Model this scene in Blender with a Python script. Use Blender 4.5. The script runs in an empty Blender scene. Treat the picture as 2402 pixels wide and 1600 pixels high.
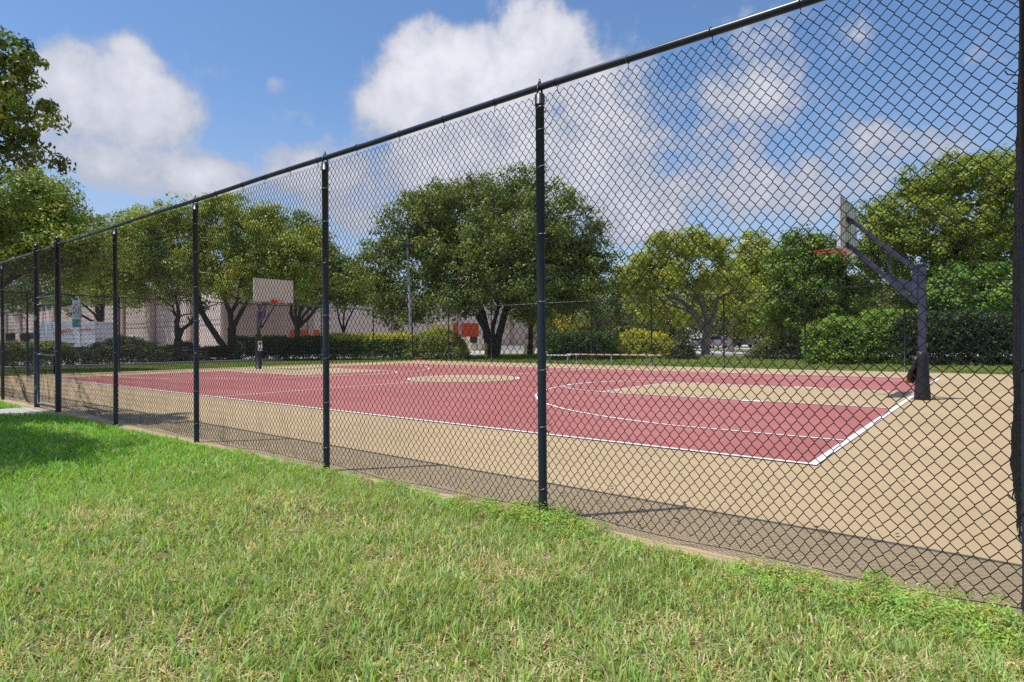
import bpy, math, random
import numpy as np
from math import radians, sin, cos, pi, atan, atan2
random.seed(7)
rng = np.random.default_rng(11)
SC = bpy.context.scene
COL = SC.collection

# ------------------------------------------------------------------ camera
YAW = 38.65; EYE = 1.2; FPX = 1397.0          # FPX: focal length in 2354-wide picture pixels
cam_d = bpy.data.cameras.new('camera'); cam = bpy.data.objects.new('camera', cam_d); COL.objects.link(cam)
cam_d.sensor_width = 36; cam_d.lens = FPX / 2354 * 36; cam_d.shift_y = -0.0004
cam_d.clip_start = 0.05; cam_d.clip_end = 3000
cam.location = (0, 0, EYE)
from mathutils import Matrix, Vector
cam.rotation_euler = (Matrix.Rotation(radians(YAW), 4, 'Z') @ Matrix.Rotation(radians(90), 4, 'X') @ Matrix.Rotation(radians(-0.3), 4, 'Z')).to_euler()
SC.camera = cam

# ------------------------------------------------------------------ light and exposure
SC.view_settings.view_transform = 'Standard'; SC.view_settings.look = 'None'
SC.view_settings.gamma = 1; SC.view_settings.exposure = 0.12
SC.cycles.use_denoising = False
SC.cycles.max_bounces = 6; SC.cycles.diffuse_bounces = 3; SC.cycles.transmission_bounces = 4
SC.cycles.glossy_bounces = 2; SC.cycles.transparent_max_bounces = 8
LDIR = Vector((0.67, 0.84, -2.88)).normalized()
SUN_EL = math.asin(-LDIR.z); SUN_ROT = atan2(-LDIR.x, -LDIR.y)
sl = bpy.data.lights.new('sun', 'SUN'); sl.energy = 4.2; sl.angle = radians(0.5); sl.color = (1, 0.95, 0.87)
so = bpy.data.objects.new('sun', sl); COL.objects.link(so)
so.rotation_euler = LDIR.to_track_quat('-Z', 'Y').to_euler(); so.location = (-10, -12, 30)

W = bpy.data.worlds.new('World'); SC.world = W; W.use_nodes = True
nt = W.node_tree; N = nt.nodes; L = nt.links; N.clear()
def node(t, **kw):
    n = N.new(t)
    for k, v in kw.items(): setattr(n, k, v)
    return n
def mth(op, a, b=None, c=None, clamp=False):
    n = node('ShaderNodeMath', operation=op, use_clamp=clamp)
    for i, v in enumerate((a, b, c)):
        if v is None: continue
        if isinstance(v, (int, float)): n.inputs[i].default_value = v
        else: L.new(v, n.inputs[i])
    return n.outputs[0]
out = node('ShaderNodeOutputWorld'); bg = node('ShaderNodeBackground'); L.new(bg.outputs[0], out.inputs[0])
sky = node('ShaderNodeTexSky', sky_type='NISHITA'); sky.sun_disc = False
sky.sun_elevation = SUN_EL; sky.sun_rotation = SUN_ROT; sky.air_density = 1.0; sky.dust_density = 0.6; sky.ozone_density = 2.2
tc = node('ShaderNodeTexCoord'); sep = node('ShaderNodeSeparateXYZ'); L.new(tc.outputs['Generated'], sep.inputs[0])
# compass bearing (0 = along +Y rotated to the court's diagonal) and elevation of each sky direction
az = mth('SUBTRACT', mth('ARCTAN2', sep.outputs[0], sep.outputs[1]), -radians(YAW))
el = mth('ARCSINE', sep.outputs[2])
uv = node('ShaderNodeCombineXYZ'); L.new(az, uv.inputs[0]); L.new(el, uv.inputs[1])
nz = node('ShaderNodeTexNoise'); nz.inputs['Scale'].default_value = 9.0; nz.inputs['Detail'].default_value = 9; nz.inputs['Roughness'].default_value = 0.55
L.new(uv.outputs[0], nz.inputs['Vector'])
nz2 = node('ShaderNodeTexNoise'); nz2.inputs['Scale'].default_value = 26.0; nz2.inputs['Detail'].default_value = 8; nz2.inputs['Roughness'].default_value = .66; nz2.inputs['Distortion'].default_value = .15
L.new(uv.outputs[0], nz2.inputs['Vector'])
CL = [  # x, y, rx, ry, weight  (bearing/elevation centres of the clouds of that day, read off the picture)
 (190,165,120,90,1.0),(300,150,85,80,1.0),(110,150,60,60,.6),(300,240,190,110,.95),(180,290,190,110,.65),(390,280,95,80,.5),
 (1000,120,115,85,1.0),(1010,210,200,100,1.0),(1230,80,110,90,1.0),(1170,170,215,110,.95),(880,250,110,60,.55),(1330,130,90,90,.4),
 (370,400,260,60,.8),(230,360,150,45,.5),(480,400,130,60,.6),(690,385,150,60,.72),(650,195,50,28,.42),(655,262,60,34,.4),
 (1000,360,330,110,.60),(1330,270,330,110,.42),(1130,400,300,90,.62),(1560,180,290,110,.42),(1760,270,190,80,.55),(1900,90,220,110,.3),
 (1250,330,200,90,.5),(1700,200,110,50,.35),(2050,330,200,60,.3),(1420,390,300,100,.66),(1900,400,330,100,.6),(1620,480,420,100,.5),(1250,500,420,90,.5),(800,470,420,80,.45),(2250,120,200,120,.28),(1430,520,120,60,.6)]
tot = None
for (x, y, rx, ry, w) in CL:
    a0 = atan((x-1177)/FPX); e0 = atan((783-y)/FPX*cos(a0)); k = cos(a0)**2
    mp = node('ShaderNodeMapping', vector_type='TEXTURE'); mp.inputs['Location'].default_value = (a0, e0, 0)
    mp.inputs['Scale'].default_value = (rx/FPX*k, ry/FPX*cos(a0), 1); L.new(uv.outputs[0], mp.inputs['Vector'])
    ln = node('ShaderNodeVectorMath', operation='LENGTH'); L.new(mp.outputs[0], ln.inputs[0])
    mr = node('ShaderNodeMapRange', interpolation_type='SMOOTHERSTEP'); mr.inputs[1].default_value = 1.45; mr.inputs[2].default_value = .15
    mr.inputs[3].default_value = 0; mr.inputs[4].default_value = w; L.new(ln.outputs['Value'], mr.inputs[0])
    if tot is None: tot = mr.outputs[0]
    else: tot = mth('SUBTRACT', mth('ADD', tot, mr.outputs[0]), mth('MULTIPLY', mth('MULTIPLY', tot, mr.outputs[0]), .85))
# outside the pictured stretch of sky: scattered cloud everywhere
far_m = node('ShaderNodeMapRange'); far_m.inputs[1].default_value = .8; far_m.inputs[2].default_value = 1.2; L.new(mth('ABSOLUTE', az), far_m.inputs[0])
tot = mth('ADD', tot, mth('MULTIPLY', far_m.outputs[0], .42))
nn = mth('ADD', mth('MULTIPLY', mth('SUBTRACT', nz.outputs[0], .5), 1.9), mth('MULTIPLY', mth('SUBTRACT', nz2.outputs[0], .5), .9))
dens = mth('ADD', tot, nn)
hz = node('ShaderNodeMapRange', interpolation_type='SMOOTHSTEP'); hz.inputs[1].default_value = .42; hz.inputs[2].default_value = .0; hz.inputs[3].default_value = 0; hz.inputs[4].default_value = .55; L.new(el, hz.inputs[0])
mm = node('ShaderNodeMapRange', interpolation_type='SMOOTHSTEP'); mm.inputs[1].default_value = .20; mm.inputs[2].default_value = .84; L.new(dens, mm.inputs[0])
mask = mth('MULTIPLY', mth('MAXIMUM', mm.outputs[0], hz.outputs[0]), .94)
shade = node('ShaderNodeMapRange'); shade.inputs[1].default_value = .55; shade.inputs[2].default_value = 1.45; L.new(mth('ADD', dens, mth('MULTIPLY', mth('SUBTRACT', el, .33), 1.6)), shade.inputs[0])
cc = node('ShaderNodeMix', data_type='RGBA'); L.new(shade.outputs[0], cc.inputs[0])
cc.inputs[6].default_value = (.47, .49, .57, 1); cc.inputs[7].default_value = (.80, .80, .86, 1)
sk = node('ShaderNodeMix', data_type='RGBA', blend_type='MULTIPLY'); sk.inputs[0].default_value = 1
L.new(sky.outputs[0], sk.inputs[6]); sk.inputs[7].default_value = (.108, .128, .146, 1)
mx = node('ShaderNodeMix', data_type='RGBA'); L.new(mask, mx.inputs[0]); L.new(sk.outputs[2], mx.inputs[6]); L.new(cc.outputs[2], mx.inputs[7])
L.new(mx.outputs[2], bg.inputs[0]); bg.inputs[1].default_value = 1.0

# ------------------------------------------------------------------ helpers
CY, SY = cos(radians(YAW)), sin(radians(YAW))
def at(px, d, py=None):
    """a place d metres ahead of where the photographer stood, in world metres"""
    r = (px-1177)/FPX*d
    x, y = r*CY - d*SY, r*SY + d*CY
    if py is None: return (x, y)
    return (x, y, EYE + (783-py)/FPX*d)

def mat(name, col, rough=.7, var=0.0, vscale=8, bump=0.0, bscale=60, metal=0.0, spec=.4, attr=None, col2=None, cscale=3.0, clo=.4, chi=.6, transl=0, detail=5):
    m = bpy.data.materials.new(name); m.use_nodes = True
    t = m.node_tree; n = t.nodes; l = t.links; b = n['Principled BSDF']
    b.inputs['Roughness'].default_value = rough; b.inputs['Metallic'].default_value = metal; b.inputs['Specular IOR Level'].default_value = spec
    c = (*col, 1); b.inputs['Base Color'].default_value = c; cur = None
    geo = n.new('ShaderNodeTexCoord')
    if col2 is not None:
        z = n.new('ShaderNodeTexNoise'); z.inputs['Scale'].default_value = cscale; z.inputs['Detail'].default_value = detail; l.new(geo.outputs['Object'], z.inputs['Vector'])
        r = n.new('ShaderNodeMapRange'); r.inputs[1].default_value = clo; r.inputs[2].default_value = chi; l.new(z.outputs[0], r.inputs[0])
        k = n.new('ShaderNodeMix'); k.data_type = 'RGBA'; l.new(r.outputs[0], k.inputs[0]); k.inputs[6].default_value = c; k.inputs[7].default_value = (*col2, 1); cur = k.outputs[2]
    if attr:
        a = n.new('ShaderNodeAttribute'); a.attribute_name = attr; cur = a.outputs['Color']
    if var:
        z = n.new('ShaderNodeTexNoise'); z.inputs['Scale'].default_value = vscale; z.inputs['Detail'].default_value = 6; z.inputs['Roughness'].default_value = .65; l.new(geo.outputs['Object'], z.inputs['Vector'])
        r = n.new('ShaderNodeMapRange'); r.inputs[1].default_value = .25; r.inputs[2].default_value = .75; r.inputs[3].default_value = 1-var; r.inputs[4].default_value = 1+var; l.new(z.outputs[0], r.inputs[0])
        k = n.new('ShaderNodeVectorMath'); k.operation = 'SCALE'
        if cur: l.new(cur, k.inputs[0])
        else: k.inputs[0].default_value = col
        l.new(r.outputs[0], k.inputs['Scale']); cur = k.outputs[0]
    if cur: l.new(cur, b.inputs['Base Color'])
    if bump:
        z = n.new('ShaderNodeTexNoise'); z.inputs['Scale'].default_value = bscale; z.inputs['Detail'].default_value = 4; l.new(geo.outputs['Object'], z.inputs['Vector'])
        k = n.new('ShaderNodeBump'); k.inputs['Strength'].default_value = bump; k.inputs['Distance'].default_value = .02; l.new(z.outputs[0], k.inputs['Height']); l.new(k.outputs[0], b.inputs['Normal'])
    if transl:
        o = n['Material Output']; tr = n.new('ShaderNodeBsdfTranslucent'); ms = n.new('ShaderNodeMixShader'); ms.inputs[0].default_value = transl
        if cur:
            g = n.new('ShaderNodeVectorMath'); g.operation = 'MULTIPLY'; l.new(cur, g.inputs[0]); g.inputs[1].default_value = (1.5, 1.35, .6); l.new(g.outputs[0], tr.inputs[0])
        else: tr.inputs[0].default_value = c
        l.new(b.outputs[0], ms.inputs[1]); l.new(tr.outputs[0], ms.inputs[2]); l.new(ms.outputs[0], o.inputs[0])
    return m

def link(name, me, m=None, parent=None, loc=(0,0,0)):
    if m is not None: me.materials.append(m)
    o = bpy.data.objects.new(name, me); COL.objects.link(o)
    if parent is not None: o.parent = parent
    o.location = loc
    return o
def tag(o, label=None, cat=None, group=None, kind=None):
    if label: o['label'] = label
    if cat: o['category'] = cat
    if group: o['group'] = group
    if kind: o['kind'] = kind
    return o
def thing(name, label, cat, loc=(0,0,0), rz=0, group=None):
    o = bpy.data.objects.new(name, None); COL.objects.link(o); o.location = loc; o.rotation_euler = (0,0,rz); o.empty_display_size = .2
    return tag(o, label, cat, group)
def copy_tree(o, parent=None):
    c = o.copy(); COL.objects.link(c); c.parent = parent
    for ch in [x for x in bpy.data.objects if x.parent == o and x != c]: copy_tree(ch, c)
    return c

class MB:
    """collects boxes, tubes, prisms in one mesh"""
    def __init__(s): s.v = []; s.f = []
    def box(s, x0, x1, y0, y1, z0, z1, M=None):
        i = len(s.v); p = [(x0,y0,z0),(x1,y0,z0),(x1,y1,z0),(x0,y1,z0),(x0,y0,z1),(x1,y0,z1),(x1,y1,z1),(x0,y1,z1)]
        if M is not None: p = [tuple(M @ Vector(q)) for q in p]
        s.v += p; s.f += [(i,i+3,i+2,i+1),(i+4,i+5,i+6,i+7),(i,i+1,i+5,i+4),(i+1,i+2,i+6,i+5),(i+2,i+3,i+7,i+6),(i+3,i,i+4,i+7)]; return s
    def bar(s, a, b, w, h=None):
        a = Vector(a); b = Vector(b); d = (b-a); l = d.length; h = h or w
        q = d.to_track_quat('X', 'Z').to_matrix().to_4x4(); M = Matrix.Translation(a) @ q
        return s.box(0, l, -w/2, w/2, -h/2, h/2, M)
    def tube(s, pts, rad, n=8, cap=True):
        pts = [Vector(p) for p in pts]; k = len(pts)
        if not hasattr(rad, '__len__'): rad = [rad]*k
        base = len(s.v); up = None
        for i, p in enumerate(pts):
            d = (pts[min(i+1,k-1)] - pts[max(i-1,0)]).normalized()
            if up is None: up = Vector((0,0,1)) if abs(d.z) < .9 else Vector((1,0,0))
            a = d.cross(up)
            if a.length < 1e-6: a = d.orthogonal()
            a.normalize(); b = a.cross(d).normalized(); up = b
            for j in range(n):
                t = 2*pi*j/n; s.v.append(tuple(p + a*(rad[i]*cos(t)) + b*(rad[i]*sin(t))))
        for i in range(k-1):
            for j in range(n):
                o = base+i*n; s.f.append((o+j, o+(j+1)%n, o+n+(j+1)%n, o+n+j))
        if cap:
            s.f.append(tuple(base+j for j in range(n))); s.f.append(tuple(base+(k-1)*n+n-1-j for j in range(n)))
        return s
    def prism(s, poly, z0, z1):
        i = len(s.v); n = len(poly)
        s.v += [(x,y,z0) for x,y in poly] + [(x,y,z1) for x,y in poly]
        s.f.append(tuple(i+j for j in range(n-1,-1,-1))); s.f.append(tuple(i+n+j for j in range(n)))
        for j in range(n): s.f.append((i+j, i+(j+1)%n, i+n+(j+1)%n, i+n+j))
        return s
    def build(s, name, m, parent=None, smooth=False, bevel=0, loc=(0,0,0)):
        me = bpy.data.meshes.new(name); me.from_pydata([tuple(v) for v in s.v], [], s.f); me.update()
        if smooth:
            me.polygons.foreach_set('use_smooth', [len(p.vertices) <= 4 for p in me.polygons])
        o = link(name, me, m, parent, loc)
        if bevel:
            b = o.modifiers.new('bevel', 'BEVEL'); b.width = bevel; b.segments = 2; b.limit_method = 'ANGLE'
        return o

def fast_mesh(name, V, loops, starts, totals, m, parent=None, tint=None, smooth=False):
    me = bpy.data.meshes.new(name)
    me.vertices.add(len(V)); me.vertices.foreach_set('co', V.astype(np.float32).ravel())
    me.loops.add(len(loops)); me.loops.foreach_set('vertex_index', loops.astype(np.int32).ravel())
    me.polygons.add(len(starts)); me.polygons.foreach_set('loop_start', starts.astype(np.int32)); me.polygons.foreach_set('loop_total', totals.astype(np.int32))
    if smooth: me.polygons.foreach_set('use_smooth', np.ones(len(starts), bool))
    if tint is not None:
        at_ = me.color_attributes.new('tint', 'FLOAT_COLOR', 'POINT'); c = np.ones((len(V), 4), np.float32); c[:, :3] = tint; at_.data.foreach_set('color', c.ravel())
    me.update(calc_edges=True); me.validate()
    return link(name, me, m, parent)
def quads_mesh(name, V, nq, m, parent=None, tint=None, smooth=False):
    return fast_mesh(name, V, np.arange(nq*4), np.arange(nq)*4, np.full(nq, 4), m, parent, tint, smooth)

# ------------------------------------------------------------------ materials
M_black = mat('black_vinyl', (.012,.013,.016), .35, spec=.5)
M_wire = mat('black_wire', (.014,.014,.018), .40, spec=.35)
M_post = mat('post_paint', (.011,.021,.048), .36, var=.25, vscale=5, spec=.5, col2=(.020,.028,.036), cscale=4)
M_rust = mat('rusty_post', (.06,.018,.015), .6, var=.4, vscale=10, col2=(.02,.02,.028), cscale=2)
M_tie = mat('tie_wire', (.22,.23,.24), .35, metal=.7)
M_tan = mat('tan_acrylic', (.455,.345,.205), .85, var=.07, vscale=1.1, bump=.25, bscale=160, spec=.2, col2=(.40,.30,.175), cscale=.35, clo=.35, chi=.75)
M_red = mat('red_acrylic', (.355,.122,.112), .82, var=.07, vscale=.9, bump=.25, bscale=160, spec=.25, col2=(.395,.148,.135), cscale=.3)
M_white = mat('white_line_paint', (.80,.79,.77), .7, var=.05, vscale=6)
M_conc = mat('concrete', (.42,.40,.37), .9, var=.12, vscale=3, bump=.3, bscale=40)
M_pave = mat('pavement_light', (.50,.47,.44), .9, var=.08, vscale=.6, bump=.2)
M_soil = mat('thatch_soil', (.14,.115,.06), .95, col2=(.09,.12,.035), cscale=5, var=.35, vscale=30, bump=.6, bscale=70)
M_grassbase = mat('grass_floor', (.085,.125,.025), .95, col2=(.16,.17,.05), cscale=.6, var=.35, vscale=14, bump=.7, bscale=30)
M_blade = mat('grass_blade', (.1,.2,.03), .55, attr='tint', transl=.36, spec=.4)
M_leaf = mat('leaf', (.07,.1,.02), .5, attr='tint', transl=.22, spec=.35)
M_bark = mat('bark', (.075,.06,.05), .95, var=.4, vscale=9, bump=1.0, bscale=18)
M_bark_l = mat('bark_pale', (.19,.165,.14), .95, var=.35, vscale=8, bump=1.0, bscale=16)

# ------------------------------------------------------------------ ground, court
def flat(name, x0, x1, y0, y1, z, m):
    me = bpy.data.meshes.new(name); me.from_pydata([(x0,y0,z),(x1,y0,z),(x1,y1,z),(x0,y1,z)], [], [(0,1,2,3)]); o = link(name, me, m); return tag(o, kind='structure')
flat('ground', -900, 900, -300, 1500, -.06, M_grassbase)
sl_ = MB().box(-28.3, .62, 3.265, 25.78, -.12, 0).build('court_slab', M_tan, bevel=.01); tag(sl_, kind='structure')
ke = MB()
xx = -28.3
while xx < .6:
    ke.box(xx, min(xx+2.98, .7), 3.13, 3.261, -.12, -.014); xx += 3.0
tag(ke.build('slab_edging', M_conc, bevel=.008), kind='structure')
CX0, CX1, CYN, CYF, CM = -1.38, -25.2, 6.3, 21.95, 14.15
MX = (CX0+CX1)/2
flat('court_surface', CX1, CX0, CYN, CYF, .004, M_red)
def disc(name, cx, cy, r, z, m, n=64):
    me = bpy.data.meshes.new(name); me.from_pydata([(cx+r*cos(2*pi*i/n), cy+r*sin(2*pi*i/n), z) for i in range(n)], [], [tuple(range(n))]); return tag(link(name, me, m), kind='structure')
LANE = 1.98; FT = 5.8
for sx, s in ((CX0, -1), (CX1, 1)):
    a, b = sorted((sx, sx+s*FT)); flat('lane_surface', a, b, CM-LANE, CM+LANE, .008, M_tan)
disc('centre_circle_surface', MX, CM, 1.75, .008, M_tan)
ln = MB(); ZL = .0125; LW = .055
def seg(x0, y0, x1, y1, w=LW):
    d = Vector((x1-x0, y1-y0, 0)); n_ = Vector((-d.y, d.x, 0)).normalized()*w/2; i = len(ln.v)
    ln.v += [(x0+n_.x,y0+n_.y,ZL),(x1+n_.x,y1+n_.y,ZL),(x1-n_.x,y1-n_.y,ZL),(x0-n_.x,y0-n_.y,ZL)]; ln.f.append((i+3,i+2,i+1,i))
def arc(cx, cy, r, a0, a1, n=48, w=LW):
    i = len(ln.v)
    for k in range(n+1):
        t = a0+(a1-a0)*k/n
        for rr in (r-w/2, r+w/2): ln.v.append((cx+rr*cos(t), cy+rr*sin(t), ZL))
    for k in range(n): ln.f.append((i+2*k, i+2*k+1, i+2*k+3, i+2*k+2))
BW = .072
seg(CX1-.0, CYN, CX0+BW/2, CYN, .06); seg(CX1, CYF, CX0+BW/2, CYF, .06)
seg(CX0, CYN+.031, CX0, CYF-.031, BW); seg(CX1, CYN+.031, CX1, CYF-.031, .06)
seg(MX, CYN+.031, MX, CM-1.78); seg(MX, CM+1.78, MX, CYF-.031)
arc(MX, CM, 1.75, 0, 2*pi, 64)
arc(MX, CM, .55, 0, 2*pi, 32, .04)
for sx, s in ((CX0, -1), (CX1, 1)):
    e = BW/2 + .001
    for q in (-1, 1):
        seg(sx+s*e, CM+q*LANE, sx+s*FT, CM+q*LANE)
        for dd, ww in ((2.1,.5),(3.35,.06),(4.2,.06),(5.05,.06)):
            seg(sx+s*(dd), CM+q*(LANE+.1), sx+s*(dd+ww), CM+q*(LANE+.1), .14)
    seg(sx+s*FT, CM-LANE-.027, sx+s*FT, CM+LANE+.027)
    arc(sx+s*(FT+.03), CM, 1.85, (pi/2 if s < 0 else -pi/2), (3*pi/2 if s < 0 else pi/2), 32)
    R3 = 6.2; xc = sx+s*1.35; yo = 6.15
    h = math.sqrt(R3*R3-yo*yo); t0 = math.asin(yo/R3)
    for q in (-1, 1): seg(sx+s*e, CM+q*yo, xc+s*h, CM+q*yo)
    if s < 0: arc(xc, CM, R3, pi-t0, pi+t0, 60)
    else: arc(xc, CM, R3, -t0, t0, 60)
tag(ln.build('court_lines', M_white), kind='structure')

# gate footpath
pth = MB(); pth.box(-14.3, -12.7, -6, 3.09, -.1, -.005); tag(pth.build('gate_path', M_conc, bevel=.01), kind='structure')

# near lawn sheet, gently uneven
def lawn_h(x, y):
    e = np.clip((3.24-y)/.9, 0, 1); w_ = np.clip((x+13)/6, 0, 1)
    return -.03 + .035*w_*np.clip((3.27-y)/.10, 0, 1) + .045*e*e*(3-2*e)*(1-.3*w_) + .018*np.sin(x*1.3+y*.7) * e + .012*np.sin(x*3.1-y*2.3+1)*e
gx = np.linspace(-30, 6, 181); gy = np.concatenate([np.linspace(-8, 2.9, 50), np.linspace(2.95, 3.262, 9)]); GX, GY = np.meshgrid(gx, gy)
V = np.stack([GX, GY, lawn_h(GX, GY)], -1).reshape(-1, 3); nx, ny = len(gx), len(gy)
idx = (np.arange(ny-1)[:,None]*nx + np.arange(nx-1)[None,:]).ravel()
F = np.stack([idx, idx+1, idx+nx+1, idx+nx], -1)
keep = ~((V[F[:,0],0] > -14.5) & (V[F[:,0],0] < -12.75)); F = F[keep]
lw = fast_mesh('lawn', V, F.ravel(), np.arange(len(F))*4, np.full(len(F), 4), M_soil, smooth=True); tag(lw, kind='structure')

# distant pavements
def poly(name, pts, z, m):
    me = bpy.data.meshes.new(name); me.from_pydata([(x,y,z) for x,y in pts], [], [tuple(range(len(pts)))]); return tag(link(name, me, m), kind='structure')
pv = [(-300,-40), (-36.6,-40), (-36.6,14), (-37.2,22), (-33.6,29.5), at(1000,43.5), at(1112,44.5), at(1125,56), at(1245,57), at(1262,45.5), at(1530,45), at(1700,44), at(1760,43), (6,52), (80,60), (80,300), (-300,300)]
poly('parking_lot', pv, -.02, M_pave)
poly('lot_verge', [at(1560,66), at(1780,60), at(1850,70), at(1640,78)], -.01, M_grassbase)
M_asph = mat('asphalt', (.11,.11,.115), .9, var=.15, vscale=2, bump=.3)
poly('road', [(-300,-14), (-44,-14), (-44,1), (-300,1)], -.014, M_asph)
kb = MB()
for a_, b_ in (((-36.5,-20),(-36.5,14)), ((-36.5,14),(-37.1,22)), (at(1262,45.3), at(1530,44.8)), (at(1530,44.8), at(1760,42.8))):
    kb.bar((*a_, .02), (*b_, .02), .16, .14)
tag(kb.build('kerb', M_conc, bevel=.01), kind='structure')

# ------------------------------------------------------------------ chain link
def smooth_noise(x, z, sx, sz, seed):
    r = np.random.default_rng(seed); o = 0
    for k in range(5):
        f = 1.6**k; p1, p2 = r.uniform(0, 6.28, 2); t = r.uniform(-1, 1, 2)
        o = o + np.sin(x/sx*f*6.28 + t[0]*z/sz*f*3 + p1) * np.sin(z/sz*f*4 + t[1]*x/sx*2 + p2) / 1.5**k
    return o / 2.2
def chain(name, A, B, z0, z1, parent, r=.0027, w=.029, h=.073, sides=4, knuckle=True, warp=None, m=None, alongpos=None):
    """woven wire fabric: every wire a real zigzag tube hooked into its neighbours"""
    A = np.array(A, float); B = np.array(B, float); Ld = np.linalg.norm(B-A); D = (B-A)/Ld; Nn = np.array([-D[1], D[0]])
    n = int(Ld/w); mrows = int((z1-z0)/(h/2)) + 1
    i = np.arange(n)[:, None]; j = np.arange(mrows)[None, :]
    s = (i + ((i+j) % 2)) * w + 0.0*j; z = z1 - j*(h/2) + 0.0*i
    if knuckle:
        s = np.repeat(s, 2, axis=1); z = np.repeat(z, 2, axis=1); z[:, 0::2] += h*.05; z[:, 1::2] -= h*.05
        z[:, 0] = np.minimum(z[:, 0], z1)
    off = np.where(i % 2 == 0, 1., -1.) * r * .9 + 0*s
    ds, dn, dz = (0, 0, 0) if warp is None else warp(s, z)
    s2 = s+ds; n2 = off+dn; z2 = z+dz
    P = np.stack([A[0]+D[0]*s2+Nn[0]*n2, A[1]+D[1]*s2+Nn[1]*n2, z2], -1)      # n, k, 3
    K = P.shape[1]
    T = np.zeros_like(P); T[:, 1:-1] = P[:, 2:]-P[:, :-2]; T[:, 0] = P[:, 1]-P[:, 0]; T[:, -1] = P[:, -1]-P[:, -2]
    T /= np.linalg.norm(T, axis=-1, keepdims=True) + 1e-9
    n3 = np.array([Nn[0], Nn[1], 0.]); U = np.cross(T, n3); U /= np.linalg.norm(U, axis=-1, keepdims=True)+1e-9; Vv = np.cross(U, T)
    rings = [P + U*(r*cos(2*pi*q/sides)) + Vv*(r*sin(2*pi*q/sides)) for q in range(sides)]
    V = np.stack(rings, 2).reshape(-1, 3)
    b = (np.arange(n)[:, None]*K + np.arange(K-1)[None, :]).ravel()*sides
    F = np.concatenate([np.stack([b+q, b+(q+1) % sides, b+sides+(q+1) % sides, b+sides+q], -1) for q in range(sides)])
    return fast_mesh(name, V, F.ravel(), np.arange(len(F))*4, np.full(len(F), 4), m or M_wire, parent, smooth=True)

def ring(R, r=.0028, tail=True):
    b = MB(); pts = [(R*cos(t), R*sin(t), .006*t-.015) for t in np.linspace(-pi*1.0, pi*1.0, 17)]
    if tail: pts = [(-R-.02, -.02, -.03)] + pts + [(-R-.035, .012, .02), (-R-.045, .0, .035)]
    return b.tube(pts, r, 5)
NY = 3.326
near = thing('chain_link_fence', 'tall black chain link fence running across the lawn edge, nearest to the viewer', 'fence', (0, NY, 0))
POSTS = [-2.40, -4.87, -7.51, -10.10, -12.78, -14.05, -16.53, -19.0, -21.5, -24.0, -26.5]
RZ = 2.905
tie_me = None
def loop_cap(parent, x, z, R):
    c = MB(); c.tube([(x,0,z-.07),(x,0,z-.005),(x,0,z+.004)], [R+.004, R+.004, R*.75], 14)
    c.box(x-.006, x+.006, -.028, -.020, z, z+.055); c.box(x-.006, x+.006, .020, .028, z, z+.055)
    c.tube([(x,-.024,z+.05),(x,-.012,z+.075),(x,0,z+.084),(x,.012,z+.075),(x,.024,z+.05)], .006, 6)
    c.tube([(x,0,z+.084),(x,0,z+.105)], [.010,.004], 6)
    return c.build('post_cap', M_post, parent, smooth=True)
for k, x in enumerate(POSTS):
    R = .030 if x not in (-12.78, -14.05) else .045
    top = RZ-.045 if R == .030 else 3.0
    lean = -.006 if k == 0 else 0
    p = MB().tube([(x-lean*2,0,-.3),(x,0,.0),(x+lean,0,1.5),(x+lean*1.5,0,top)], R, 16).build('post', M_post, near, smooth=True)
    if R == .030: loop_cap(p, x+lean*1.5, top, R)
    else: MB().tube([(x,0,top-.04),(x,0,top),(x,0,top+.02),(x,0,top+.045),(x,0,top+.055)], [R+.006,R+.006,R+.006,.03,.008], 14).build('post_cap', M_post, p, smooth=True)
    if x > -20:
        for q, z in enumerate((.22,.62,1.05,1.47,1.90,2.32,2.66,2.80)):
            if R > .04 and q == 7: continue
            me = ring(R+.002).build('tie_wire', M_tie, p, smooth=True); me.location = (x, 0, z+random.uniform(-.05,.05)); me.rotation_euler = (random.uniform(-.15,.15), random.uniform(-.15,.15), random.uniform(2.6,3.6))
rail = MB()
for a_, b_ in ((.112, -12.78), (-12.78, -14.05), (-14.05, -27.2)):
    n_ = max(2, int(abs(b_-a_)/.6)); rail.tube([(a_+(b_-a_)*t/n_, 0, RZ+.004*sin((a_+(b_-a_)*t/n_)*1.9)) for t in range(n_+1)], .0225, 12)
rl = rail.build('top_rail', M_post, near, smooth=True)
x = -.25
while x > -17:
    t = MB(); R = .0255
    t.tube([(0, R*cos(a), R*sin(a)) for a in np.linspace(-pi/2, pi*1.5, 14)] + [(.01, -.012, -.06), (.004, .0, -.075)], .0026, 5)
    o = t.build('tie_wire', M_black if random.random() < .6 else M_tie, rl, smooth=True); o.location = (x, 0, RZ); o.rotation_euler = (random.uniform(-.4,.4), 0, random.uniform(-.3,.3)); x -= random.uniform(.42,.62)
xs_posts = np.array([.112]+POSTS)
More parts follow.
